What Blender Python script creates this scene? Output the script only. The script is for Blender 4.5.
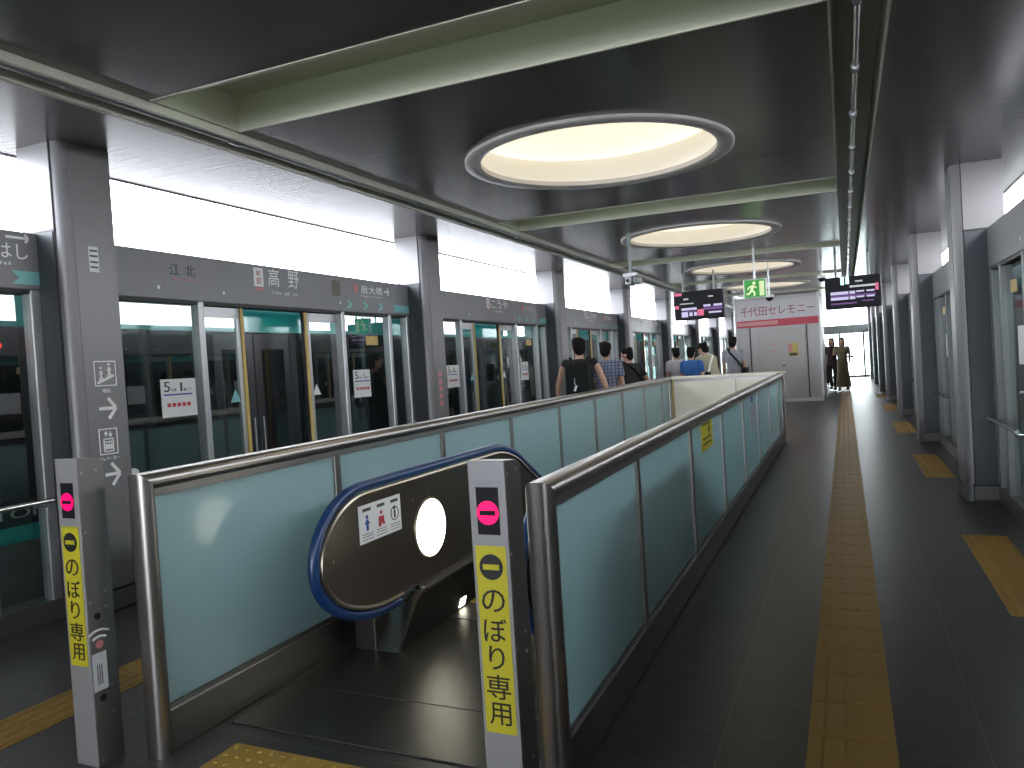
import bpy, bmesh, math, random
from mathutils import Vector, Matrix, Euler
random.seed(7)
for o in list(bpy.data.objects): bpy.data.objects.remove(o)
S = bpy.context.scene
COL = S.collection
PI = math.pi

# ------------------------------------------------------------------ camera
EYE = 1.477
F = 745.0
vp = (845.0, 346.0)
roll = 0.0525
dY = Vector((vp[0] - 512.0, -(vp[1] - 384.0), -F)).normalized()
up0 = Vector((-math.sin(roll), math.cos(roll), 0))
dZ = (up0 - dY * up0.dot(dY)).normalized()
dX = dY.cross(dZ)
M = Matrix(((dX.x, dX.y, dX.z), (dY.x, dY.y, dY.z), (dZ.x, dZ.y, dZ.z)))   # rows: world axes in camera coordinates
cam = bpy.data.cameras.new('camera')
cam.sensor_width = 36.0
cam.lens = F / 1024 * 36.0
cam.clip_start = 0.05; cam.clip_end = 500
co = bpy.data.objects.new('camera', cam); COL.objects.link(co)
mw = M.to_4x4(); mw.translation = Vector((0, 0, EYE))
co.matrix_world = mw
S.camera = co

# ------------------------------------------------------------------ sky, exposure
W = bpy.data.worlds.new('overcast_sky'); S.world = W; W.use_nodes = True
wn = W.node_tree.nodes; wl = W.node_tree.links
bg = wn['Background']
tc = wn.new('ShaderNodeTexCoord'); nz = wn.new('ShaderNodeTexNoise'); nz.inputs['Scale'].default_value = 1.6
cr = wn.new('ShaderNodeValToRGB')
cr.color_ramp.elements[0].position = 0.3; cr.color_ramp.elements[0].color = (0.82, 0.88, 1.0, 1)
cr.color_ramp.elements[1].position = 0.7; cr.color_ramp.elements[1].color = (1.0, 1.0, 1.0, 1)
wl.new(tc.outputs['Generated'], nz.inputs['Vector']); wl.new(nz.outputs['Fac'], cr.inputs['Fac']); wl.new(cr.outputs['Color'], bg.inputs['Color'])
bg.inputs['Strength'].default_value = 9.0
vs = S.view_settings
vs.view_transform = 'Standard'; vs.look = 'None'; vs.gamma = 1.0; vs.use_curve_mapping = False
vs.exposure = 0.66
S.display_settings.display_device = 'sRGB'
cy = S.cycles
cy.max_bounces = 8; cy.diffuse_bounces = 4; cy.glossy_bounces = 4; cy.transmission_bounces = 6; cy.transparent_max_bounces = 16
cy.caustics_reflective = False; cy.caustics_refractive = False
cy.sample_clamp_indirect = 6.0

# ------------------------------------------------------------------ materials
MATS = {}
def P(name, col, rough=0.5, metal=0.0, emit=None, strength=0.0, spec=0.5, bump=None, coat=0.0):
    m = bpy.data.materials.new(name); m.use_nodes = True
    b = m.node_tree.nodes['Principled BSDF']
    b.inputs['Base Color'].default_value = (*col, 1); b.inputs['Roughness'].default_value = rough
    b.inputs['Metallic'].default_value = metal; b.inputs['Specular IOR Level'].default_value = spec
    b.inputs['Coat Weight'].default_value = coat
    if emit: b.inputs['Emission Color'].default_value = (*emit, 1); b.inputs['Emission Strength'].default_value = strength
    if bump:                                               # (scale xyz, strength): grain of the surface
        n = m.node_tree.nodes; l = m.node_tree.links
        t = n.new('ShaderNodeTexCoord'); mp = n.new('ShaderNodeMapping'); mp.inputs['Scale'].default_value = bump[0]
        ns = n.new('ShaderNodeTexNoise'); ns.inputs['Scale'].default_value = 1.0; ns.inputs['Detail'].default_value = 3
        bp = n.new('ShaderNodeBump'); bp.inputs['Strength'].default_value = bump[1]; bp.inputs['Distance'].default_value = 0.01
        l.new(t.outputs['Object'], mp.inputs['Vector']); l.new(mp.outputs['Vector'], ns.inputs['Vector'])
        l.new(ns.outputs['Fac'], bp.inputs['Height']); l.new(bp.outputs['Normal'], b.inputs['Normal'])
    MATS[name] = m
    return m

def glass(name, tint, ior=2.25):
    m = bpy.data.materials.new(name); m.use_nodes = True
    n = m.node_tree.nodes; l = m.node_tree.links; n.clear()
    out = n.new('ShaderNodeOutputMaterial'); mix = n.new('ShaderNodeMixShader')
    tr = n.new('ShaderNodeBsdfTransparent'); tr.inputs['Color'].default_value = (*tint, 1)
    gl = n.new('ShaderNodeBsdfGlossy'); gl.inputs['Roughness'].default_value = 0.01
    fr = n.new('ShaderNodeFresnel'); fr.inputs['IOR'].default_value = ior
    ge = n.new('ShaderNodeNewGeometry'); inv = n.new('ShaderNodeMath'); inv.operation = 'SUBTRACT'; inv.inputs[0].default_value = 1
    mul = n.new('ShaderNodeMath'); mul.operation = 'MULTIPLY'
    l.new(ge.outputs['Backfacing'], inv.inputs[1]); l.new(fr.outputs[0], mul.inputs[0]); l.new(inv.outputs[0], mul.inputs[1])
    l.new(mul.outputs[0], mix.inputs[0]); l.new(tr.outputs[0], mix.inputs[1]); l.new(gl.outputs[0], mix.inputs[2]); l.new(mix.outputs[0], out.inputs[0])
    return m

def frosted(name, col):
    m = P(name, col, 0.35, spec=0.5, coat=1.0)
    n = m.node_tree.nodes; l = m.node_tree.links
    b = n['Principled BSDF']; out = n['Material Output']
    b.inputs['Coat Roughness'].default_value = 0.09
    t = n.new('ShaderNodeBsdfTranslucent'); t.inputs['Color'].default_value = (*col, 1)
    mix = n.new('ShaderNodeMixShader'); mix.inputs[0].default_value = 0.6
    l.new(b.outputs[0], mix.inputs[1]); l.new(t.outputs[0], mix.inputs[2]); l.new(mix.outputs[0], out.inputs[0])
    return m

def tile_floor():
    m = P('floor_tile', (0.06, 0.057, 0.055), 0.33)
    n = m.node_tree.nodes; l = m.node_tree.links; b = n['Principled BSDF']
    t = n.new('ShaderNodeTexCoord'); mp = n.new('ShaderNodeMapping'); mp.inputs['Location'].default_value = (0.5, 0.06, 0)
    br = n.new('ShaderNodeTexBrick'); br.offset = 0; br.inputs['Scale'].default_value = 1.0
    br.inputs['Brick Width'].default_value = 0.9; br.inputs['Row Height'].default_value = 0.3
    br.inputs['Mortar Size'].default_value = 0.003; br.inputs['Mortar Smooth'].default_value = 0.3
    br.inputs['Color1'].default_value = (0.080, 0.076, 0.073, 1); br.inputs['Color2'].default_value = (0.066, 0.063, 0.061, 1)
    br.inputs['Mortar'].default_value = (0.15, 0.15, 0.14, 1)
    ns = n.new('ShaderNodeTexNoise'); ns.inputs['Scale'].default_value = 60; ns.inputs['Detail'].default_value = 4
    mx = n.new('ShaderNodeMixRGB'); mx.blend_type = 'MULTIPLY'; mx.inputs[0].default_value = 0.35
    l.new(t.outputs['Object'], mp.inputs['Vector']); l.new(mp.outputs['Vector'], br.inputs['Vector'])
    l.new(t.outputs['Object'], ns.inputs['Vector']); l.new(br.outputs['Color'], mx.inputs[1]); l.new(ns.outputs['Color'], mx.inputs[2])
    l.new(mx.outputs[0], b.inputs['Base Color'])
    rr = n.new('ShaderNodeMapRange'); rr.inputs['To Min'].default_value = 0.27; rr.inputs['To Max'].default_value = 0.42
    l.new(ns.outputs['Fac'], rr.inputs['Value']); l.new(rr.outputs[0], b.inputs['Roughness'])
    return m

m_floor = tile_floor()
m_ceil = P('ceiling_metal', (0.11, 0.102, 0.095), 0.20, spec=0.42, bump=((0.0, 28, 0.0), 0.10))
m_cream = P('cream_paint', (0.50, 0.50, 0.41), 0.5)
m_edgecream = P('cream_edge', (0.60, 0.58, 0.48), 0.4)
m_roof = P('roof_grey', (0.45, 0.45, 0.46), 0.7)
m_col = P('column_grey_metal', (0.20, 0.195, 0.20), 0.38, metal=0.35)
m_casing = P('column_casing_slate', (0.045, 0.051, 0.060), 0.4, metal=0.2)
m_trim = P('column_corner_aluminium', (0.175, 0.172, 0.18), 0.42, metal=0.35)
m_steel = P('stainless_steel', (0.36, 0.34, 0.325), 0.32, metal=1.0)
m_steeld = P('stainless_steel_dull', (0.28, 0.27, 0.26), 0.36, metal=0.9)
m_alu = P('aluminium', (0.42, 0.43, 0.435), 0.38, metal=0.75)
m_alushade = P('aluminium_shaded', (0.20, 0.215, 0.21), 0.42, metal=0.5)  # aluminium again, darkened for the weaker light on the walkway side
m_plinth = P('plinth_grey', (0.11, 0.11, 0.11), 0.4, metal=0.3)
m_cabink = P('banner_ink', (0.28, 0.04, 0.06), 0.5)
m_chrome = P('chrome', (0.8, 0.8, 0.8), 0.12, metal=1.0)
m_black = P('black_rubber', (0.012, 0.012, 0.013), 0.5)
m_header = P('header_grey_paint', (0.20, 0.198, 0.212), 0.35)
m_frosted = frosted('frosted_teal_glass', (0.53, 0.70, 0.715))
m_glass = glass('door_glass', (0.86, 0.93, 0.92))
m_clear = glass('clear_acrylic', (0.97, 0.98, 0.98), 1.3)
m_white = P('white_marking', (0.85, 0.85, 0.85), 0.5)
m_paper = P('notice_paper', (0.72, 0.74, 0.75), 0.5)
m_offwhite = P('cream_panel', (0.93, 0.88, 0.77), 0.45)
m_face = P('signpost_face_grey', (0.33, 0.33, 0.335), 0.4, metal=0.2)
m_yellow = P('sign_yellow', (0.60, 0.54, 0.03), 0.4)
m_edge = P('door_edge_yellow', (0.58, 0.42, 0.12), 0.4)
m_tact = P('tactile_ochre', (0.42, 0.24, 0.045), 0.5)
m_tactb = P('tactile_ochre_bright', (0.55, 0.36, 0.07), 0.5)
m_ink = P('black_ink', (0.01, 0.01, 0.01), 0.5)
m_greyink = P('grey_ink', (0.05, 0.05, 0.06), 0.5)
m_blueink = P('blue_ink', (0.02, 0.08, 0.35), 0.5)
m_redink = P('red_ink', (0.45, 0.03, 0.05), 0.5)
m_pink = P('pink_ink', (0.62, 0.22, 0.24), 0.5)
m_tealmark = P('teal_marking', (0.20, 0.50, 0.52), 0.4)
m_teal = P('train_teal', (0.02, 0.42, 0.38), 0.18, spec=0.8, coat=0.5)
m_body = P('train_silver', (0.22, 0.23, 0.24), 0.35, metal=0.5)
m_window = P('train_window_glass', (0.012, 0.013, 0.016), 0.06, spec=0.8)
m_door = P('train_door_dark', (0.035, 0.036, 0.042), 0.25)
m_blue = P('blue_handrail_rubber', (0.010, 0.045, 0.15), 0.3, spec=0.6)
m_balu = P('brown_steel_balustrade', (0.085, 0.075, 0.065), 0.3, metal=0.6)
m_balulite = P('balustrade_moulding', (0.32, 0.28, 0.22), 0.3, metal=0.9)
m_plate = P('floor_plate_steel', (0.10, 0.095, 0.088), 0.27, metal=0.6, bump=((300, 300, 1), 0.1))
m_lamp = P('lamp_diffuser', (0.9, 0.9, 0.85), 0.4, emit=(1.0, 0.95, 0.76), strength=4.0)
m_lampw = P('ceiling_light_diffuser', (0.9, 0.88, 0.8), 0.5, emit=(1.0, 0.88, 0.66), strength=0.68)
m_lampside = P('ceiling_light_inner_wall', (0.92, 0.92, 0.92), 0.5)
m_rim = P('ceiling_light_rim', (0.52, 0.50, 0.48), 0.45)
m_fill = P('trough_fill_glow', (0.9, 0.95, 0.9), 0.4, emit=(0.80, 1.0, 0.80), strength=2.6)  # added glow for the ceiling troughs, no known lamp there
m_red = P('red_led', (0.3, 0.0, 0.03), 0.4, emit=(1.0, 0.0, 0.12), strength=1.0)
m_redlamp = P('red_tail_lamp', (0.3, 0.0, 0.0), 0.4, emit=(1.0, 0.05, 0.02), strength=1.2)
m_ledw = P('led_white', (0.15, 0.15, 0.2), 0.4, emit=(0.72, 0.68, 1.0), strength=0.45)
m_ledp = P('led_purple', (0.05, 0.02, 0.10), 0.4, emit=(0.32, 0.10, 0.50), strength=0.2)
m_ledr = P('led_red', (0.15, 0.03, 0.05), 0.4, emit=(1.0, 0.18, 0.35), strength=0.4)
m_ledt = P('led_mint', (0.4, 0.8, 0.7), 0.4, emit=(0.6, 1.0, 0.88), strength=0.9)
m_screen = P('display_black', (0.010, 0.010, 0.015), 0.5, spec=0.2)
m_exit = P('exit_sign_green', (0.02, 0.30, 0.03), 0.4, emit=(0.03, 0.28, 0.02), strength=0.18)
m_exitw = P('exit_sign_white', (0.8, 0.9, 0.6), 0.4, emit=(0.60, 0.85, 0.28), strength=0.22)
m_cabin = P('cabin_grey_paint', (0.50, 0.49, 0.50), 0.42)
m_cabinw = P('cabin_banner_white', (0.58, 0.56, 0.60), 0.4)
m_banner = P('banner_red', (0.50, 0.05, 0.09), 0.4)
m_bannerp = P('banner_pink', (0.60, 0.28, 0.28), 0.4)
m_frame = P('end_frame_grey', (0.22, 0.25, 0.25), 0.4)
m_concrete = P('concrete', (0.35, 0.35, 0.34), 0.8)
m_ground = P('ground_grey', (0.09, 0.095, 0.085), 0.9)
m_troof = P('train_roof_grey', (0.07, 0.072, 0.075), 0.7)

# ------------------------------------------------------------------ mesh helpers
ROOT = {}
def new_bm(): return bmesh.new()
def box(bm, x0, x1, y0, y1, z0, z1, bev=0.0):
    x0, x1 = min(x0, x1), max(x0, x1); y0, y1 = min(y0, y1), max(y0, y1); z0, z1 = min(z0, z1), max(z0, z1)
    m = Matrix.Translation(((x0 + x1) / 2, (y0 + y1) / 2, (z0 + z1) / 2)) @ Matrix.Diagonal((x1 - x0, y1 - y0, z1 - z0, 1))
    r = bmesh.ops.create_cube(bm, size=1, matrix=m)
    if bev > 0:
        es = list({e for v in r['verts'] for e in v.link_edges})
        bmesh.ops.bevel(bm, geom=es, offset=bev, segments=2, affect='EDGES', profile=0.5)
def prism(bm, pts, axis, a0, a1):
    """closed outline pts extruded along axis: 'x' -> pts (y,z); 'y' -> (x,z); 'z' -> (x,y)"""
    def mk(p, a):
        return {'x': (a, p[0], p[1]), 'y': (p[0], a, p[1]), 'z': (p[0], p[1], a)}[axis]
    A = [bm.verts.new(mk(p, a0)) for p in pts]; B = [bm.verts.new(mk(p, a1)) for p in pts]
    n = len(pts)
    fs = [bm.faces.new(A), bm.faces.new(B[::-1])]
    for i in range(n):
        fs.append(bm.faces.new((A[i], B[i], B[(i + 1) % n], A[(i + 1) % n])))
    bmesh.ops.recalc_face_normals(bm, faces=fs)
def tube(bm, pts, r, seg=10, closed=False, caps=True, sq=None):
    pts = [Vector(p) for p in pts]; n = len(pts); rings = []
    rr = r if isinstance(r, (list, tuple)) else [r] * n
    prevn = None
    for i, p in enumerate(pts):
        if closed: t = (pts[(i + 1) % n] - pts[i - 1])
        else: t = pts[min(i + 1, n - 1)] - pts[max(i - 1, 0)]
        t = t.normalized() if t.length > 1e-9 else Vector((0, 0, 1))
        if prevn is None:
            a = Vector((0, 0, 1)) if abs(t.z) < 0.9 else Vector((1, 0, 0))
            nn = t.cross(a).normalized()
        else:
            nn = (prevn - t * prevn.dot(t)).normalized()
        prevn = nn; bb = t.cross(nn)
        rings.append([bm.verts.new(p + (nn * math.cos(2 * PI * k / seg) + bb * math.sin(2 * PI * k / seg)) * rr[i]) for k in range(seg)])
    fs = []
    for i in range(n if closed else n - 1):
        A, B = rings[i], rings[(i + 1) % n]
        for k in range(seg): fs.append(bm.faces.new((A[k], A[(k + 1) % seg], B[(k + 1) % seg], B[k])))
    if caps and not closed:
        fs.append(bm.faces.new(rings[0][::-1])); fs.append(bm.faces.new(rings[-1]))
    bmesh.ops.recalc_face_normals(bm, faces=fs)
def disc(bm, c, r, axis, depth, seg=32, sy=1.0):
    pts = [(r * math.cos(2 * PI * k / seg), r * sy * math.sin(2 * PI * k / seg)) for k in range(seg)]
    if axis == 'x': prism(bm, [(c[1] + a, c[2] + b) for a, b in pts], 'x', c[0], c[0] + depth)
    elif axis == 'y': prism(bm, [(c[0] + a, c[2] + b) for a, b in pts], 'y', c[1], c[1] + depth)
    else: prism(bm, [(c[0] + a, c[1] + b) for a, b in pts], 'z', c[2], c[2] + depth)
def ell(bm, c, rx, ry, rz, u=16, v=10, rot=None):
    m = Matrix.Translation(c) @ (rot.to_4x4() if rot else Matrix()) @ Matrix.Diagonal((rx, ry, rz, 1))
    bmesh.ops.create_uvsphere(bm, u_segments=u, v_segments=v, radius=1, matrix=m)
def finish(bm, name, mat, smooth=False):
    me = bpy.data.meshes.new(name); bm.to_mesh(me); bm.free()
    for mm in (mat if isinstance(mat, (list, tuple)) else [mat]): me.materials.append(mm)
    if smooth:
        me.polygons.foreach_set('use_smooth', [True] * len(me.polygons))
        me.set_sharp_from_angle(angle=math.radians(40))
    me.update()
    return me
def origin_of(o):
    v = Vector((0, 0, 0))
    while o is not None:
        v += o.location; o = o.parent
    return v
def obj(name, bm, mat, parent=None, smooth=False, label=None):
    """link a bmesh written in world coordinates; under a parent it is moved into the parent's frame"""
    if isinstance(bm, bpy.types.Mesh): me = bm
    else: me = finish(bm, name, mat, smooth)
    o = bpy.data.objects.new(name, me); COL.objects.link(o)
    if parent is not None:
        me.transform(Matrix.Translation(-origin_of(parent))); o.parent = parent
    if label: o['label'] = label
    return o
def thing(name, label, cat, loc=(0, 0, 0), group=None):
    o = bpy.data.objects.new(name, None); COL.objects.link(o)
    o.empty_display_size = 0.1
    o.location = loc; o['label'] = label; o['category'] = cat
    if group: o['group'] = group
    return o
def tag(o, label, cat, group=None):
    o['label'] = label; o['category'] = cat
    if group: o['group'] = group
    return o
def center(o):
    """put a single-mesh thing's origin at the middle of its underside"""
    me = o.data
    xs = [v.co.x for v in me.vertices]; ys = [v.co.y for v in me.vertices]; zs = [v.co.z for v in me.vertices]
    c = Vector(((min(xs) + max(xs)) / 2, (min(ys) + max(ys)) / 2, min(zs)))
    me.transform(Matrix.Translation(-c)); o.location = c
    return o
def struct(name, bm, mat, smooth=False):
    o = obj(name, bm, mat, None, smooth); o['kind'] = 'structure'; return o
def copy_tree(o, parent=None):
    c = o.copy(); COL.objects.link(c)
    if parent is not None: c.parent = parent
    for ch in list(o.children): copy_tree(ch, c)
    return c
def text(body, mat, o0, ux, uy, w, h, name='lettering', parent=None, depth=0.002, label=None):
    """lettering fitted to a w x h rectangle whose lower left corner is o0"""
    cu = bpy.data.curves.new(name, 'FONT'); cu.body = body; cu.size = 1; cu.extrude = 0.01; cu.resolution_u = 3
    t = bpy.data.objects.new(name, cu); COL.objects.link(t)
    me = bpy.data.meshes.new_from_object(t.evaluated_get(bpy.context.evaluated_depsgraph_get()))
    bpy.data.objects.remove(t)
    if len(me.vertices) == 0: return None
    xs = [v.co.x for v in me.vertices]; ys = [v.co.y for v in me.vertices]
    x0, x1, y0, y1 = min(xs), max(xs), min(ys), max(ys)
    ux = Vector(ux); uy = Vector(uy); nn = ux.cross(uy); o0 = Vector(o0)
    for v in me.vertices:
        p = o0 + ux * ((v.co.x - x0) / max(x1 - x0, 1e-6) * w) + uy * ((v.co.y - y0) / max(y1 - y0, 1e-6) * h) + nn * (depth * (1 if v.co.z > 0 else 0.0))
        v.co = p
    me.materials.clear(); me.materials.append(mat)
    return obj(name, me, mat, parent, label=label)

# ------------------------------------------------------------------ dimensions
MOD = 4.55                       # bay length
C0 = 3.24                        # near face of the first columns
XL, XR = -4.55, 0.93             # platform faces of the columns
HL, HR = -4.80, 1.19             # platform faces of the door headers
YB, YE = -14.0, 38.0
def zc(x): return 3.12 - 0.015 * (x + 4.5)
WX0, WX1, WY0, WY1 = -2.54, -1.02, 4.2, 12.4     # escalator well

# ------------------------------------------------------------------ floor, ceiling, ends
bm = new_bm()
for (a, b, c, d) in ((-4.98, WX0, YB, YE), (WX1, 1.36, YB, YE), (WX0, WX1, YB, WY0), (WX0, WX1, WY1, YE)):
    box(bm, a, b, c, d, -0.25, 0)
struct('floor', bm, m_floor)

CX_L = (-1.70, 0.97)
LIGHTS = [5.66 + 4.5 * k for k in range(5)]
TRO = [3.09 + 4.55 * k for k in range(5)]          # near edges of the ceiling troughs
TW = 0.655
TX0, TX1 = -3.50, 0.0
bm = new_bm()
def cq(pts):
    vs_ = [bm.verts.new((x, y, zc(x))) for x, y in pts]
    f = bm.faces.new(vs_)
    if f.normal.z > 0 or f.calc_area() == 0: pass
    return f
def rect(x0, x1, y0, y1): cq([(x0, y0), (x0, y1), (x1, y1), (x1, y0)])
rect(-5.12, -3.72, YB, YE); rect(0.27, 1.64, YB, YE)
rect(-3.72, TX0, YB, YE)                               # above the trunking
ys = [YB] + [v for t in TRO for v in (t, t + TW)] + [YE]
for i in range(0, len(ys), 2):
    y0, y1 = ys[i], ys[i + 1]
    cs = [c for c in LIGHTS if y0 < c < y1]
    if not cs: rect(TX0, TX1, y0, y1); continue
    c = cs[0]; N = 64; r = CX_L[1] - 0.02; rx = r * 1.055
    inner = []; outer = []
    for k in range(N):
        a = 2 * PI * k / N; dx, dy = math.cos(a), math.sin(a)
        inner.append((CX_L[0] + rx * dx, c + r * dy))
        tx = ((TX1 if dx > 0 else TX0) - CX_L[0]) / dx if abs(dx) > 1e-9 else 1e9
        ty = ((y1 if dy > 0 else y0) - c) / dy if abs(dy) > 1e-9 else 1e9
        t = min(tx, ty); outer.append((CX_L[0] + t * dx, c + t * dy))
    for k in range(N):
        k2 = (k + 1) % N
        pts = [inner[k], outer[k]]
        a, b = outer[k], outer[k2]
        if abs(a[0] - b[0]) > 1e-6 and abs(a[1] - b[1]) > 1e-6:      # a corner lies between
            pts.append((TX1 if max(a[0], b[0]) > TX1 - 1e-6 else TX0, y1 if max(a[1], b[1]) > y1 - 1e-6 else y0))
        pts += [outer[k2], inner[k2]]
        cq(pts)
for f in bm.faces:
    f.normal_update()
    if f.normal.z > 0: f.normal_flip()
struct('ceiling', bm, m_ceil)
bm = new_bm(); box(bm, -4.98, -4.80, YB, -1.0, 0, 2.545); struct('wall_left', bm, m_header)  # unseen plain wall in place of door bays, added to shut out side light
bm = new_bm(); box(bm, 1.19, 1.36, YB, -1.0, 0, 2.435); struct('wall_right', bm, m_header)  # unseen stand-in for the walkway bays, blocks light the same way
bm = new_bm(); box(bm, -5.12, 1.64, YB, YE, 3.55, 3.75)
box(bm, -5.14, -5.12, YB, YE, 3.122, 3.75); box(bm, 1.64, 1.66, YB, YE, 3.02, 3.75)
struct('roof', bm, m_roof)  # slab above the ceiling is unseen, put there to block the sky
# recessed troughs across the ceiling
for i, y in enumerate(TRO):
    y1 = y + TW; h = 0.22; zl, zr = zc(TX0), zc(TX1)
    t = thing('ceiling_trough', 'cream recessed trough across the ceiling, %s' % (
        'the wide open one before the largest round light', 'between the first and second round lights', 'between the second and third round lights',
        'fourth along, near the hanging boards', 'last one, before the cabin')[i], 'ceiling trough', (-1.75, y + TW / 2, zl), 'ceiling troughs')
    def slab(bm, za, zb, ya, yb_): prism(bm, [(TX0, zl + za), (TX1, zr + za), (TX1, zr + zb), (TX0, zl + zb)], 'y', ya, yb_)
    bm = new_bm()
    slab(bm, h, h + 0.02, y - 0.02, y1 + 0.02); slab(bm, 0.0, h, y1, y1 + 0.02); slab(bm, 0.002, h, y - 0.02, y)
    box(bm, TX0 - 0.02, TX0, y, y1, zl - 0.0, zl + h); box(bm, TX1, TX1 + 0.011, y, y1, zr, zr + h)
    obj('housing', bm, m_cream, t)
    bm = new_bm(); tube(bm, [(TX0 + 0.1, y + 0.035, zl + 0.03), (TX1 - 0.1, y + 0.035, zr + 0.03)], 0.014, 8); obj('fill_tube', bm, m_fill, t)  # hidden glowing tube, added only to brighten the trough's far wall
    bm = new_bm(); slab(bm, -0.006, 0.004, y - 0.022, y + 0.004); slab(bm, -0.005, 0.004, y1 - 0.003, y1 + 0.012); obj('edge_strip', bm, m_edgecream, t)

# round ceiling lights
names = ['nearest and largest of the row', 'second of the row', 'third of the row', 'fourth of the row, above the exit sign', 'last of the row, at the grey cabin']
for i, y in enumerate(LIGHTS):
    if i == 4: continue
    x, r = CX_L; z = zc(x)
    t = thing('ceiling_light', 'round recessed cream ceiling light with grey rim, ' + names[i], 'ceiling light', (x, y, z), 'round ceiling lights')
    bm = new_bm(); N = 64
    ri, ro = r - 0.105, r + 0.015
    def ring(rad, zz): return [bm.verts.new((x + rad * 1.055 * math.cos(2 * PI * k / N), y + rad * math.sin(2 * PI * k / N), zc(x + rad * 1.055 * math.cos(2 * PI * k / N)) + zz)) for k in range(N)]
    R_ = [ring(ro, 0.01), ring(ro, -0.02), ring(ro - 0.012, -0.028), ring(ri + 0.02, -0.028), ring(ri, -0.015), ring(ri, 0.02)]
    for A, B in zip(R_, R_[1:]):
        for k in range(N): bm.faces.new((A[k], A[(k + 1) % N], B[(k + 1) % N], B[k]))
    bmesh.ops.recalc_face_normals(bm, faces=bm.faces)
    obj('rim', bm, m_rim, t, True)
    bm = new_bm(); A = ring(ri + 0.002, -0.01); B = ring(ri + 0.05, 0.24)
    for k in range(N): bm.faces.new((A[k], A[(k + 1) % N], B[(k + 1) % N], B[k]))
    bmesh.ops.recalc_face_normals(bm, faces=bm.faces)
    obj('inner_wall', bm, m_lampside, t, True)
    bm = new_bm(); disc(bm, (x, y, z + 0.225), (ri + 0.06) * 1.055, 'z', 0.02, 64, 1 / 1.055)
    obj('diffuser', bm, m_lampw, t)

# slot in the ceiling with its conduit
bm = new_bm()
box(bm, 0.012, 0.27, YB, YE, 3.26, 3.28)
box(bm, 0.0, 0.012, YB, YE, zc(0) - 0.01, 3.28); box(bm, 0.258, 0.27, YB, YE, zc(.27) - 0.01, 3.28)
t = thing('ceiling_slot', 'long narrow cream slot running along the ceiling beside the round lights', 'ceiling slot', (0.13, 18, 3.04))
obj('channel', bm, m_cream, t)
t = thing('conduit', 'silver conduit pipe with couplings inside the cream ceiling slot', 'conduit', (0.13, 18, 3.05))
bm = new_bm(); tube(bm, [(0.13, YB, 3.09), (0.13, YE, 3.09)], 0.019, 10); obj('pipe', bm, m_chrome, t, True)
y = 1.0; k = 0
while y < 24:
    bm = new_bm(); tube(bm, [(0.13, y, 3.09), (0.13, y + 0.07, 3.09)], 0.027, 10)
    box(bm, 0.115, 0.145, y + 0.03, y + 0.04, 3.10, 3.26)
    obj('coupling', bm, m_alu, t, True); y += 0.95
# trunking near the left columns
t = thing('cable_trunking', 'cream cable trunking with a conduit along the ceiling above the train-side columns', 'cable trunking', (-3.62, 18, 3.03))
zt = zc(-3.6)
bm = new_bm()
box(bm, -3.555, -3.525, YB, YE, zt - 0.05, zt + 0.03, 0.004); box(bm, -3.75, -3.71, YB, YE, zt - 0.06, zt + 0.03, 0.004); box(bm, -3.71, -3.555, YB, YE, zt - 0.008, zt + 0.002)
obj('rail', bm, m_cream, t)
bm = new_bm(); tube(bm, [(-3.60, YB, zt - 0.03), (-3.60, YE, zt - 0.03)], 0.018, 10); obj('pipe', bm, m_alu, t, True)
for y in [2.62 + 1.15 * k for k in range(18)]:
    bm = new_bm(); tube(bm, [(-3.60, y, zt - 0.03), (-3.60, y + 0.08, zt - 0.03)], 0.027, 10); obj('coupling', bm, m_alu, t, True)

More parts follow.
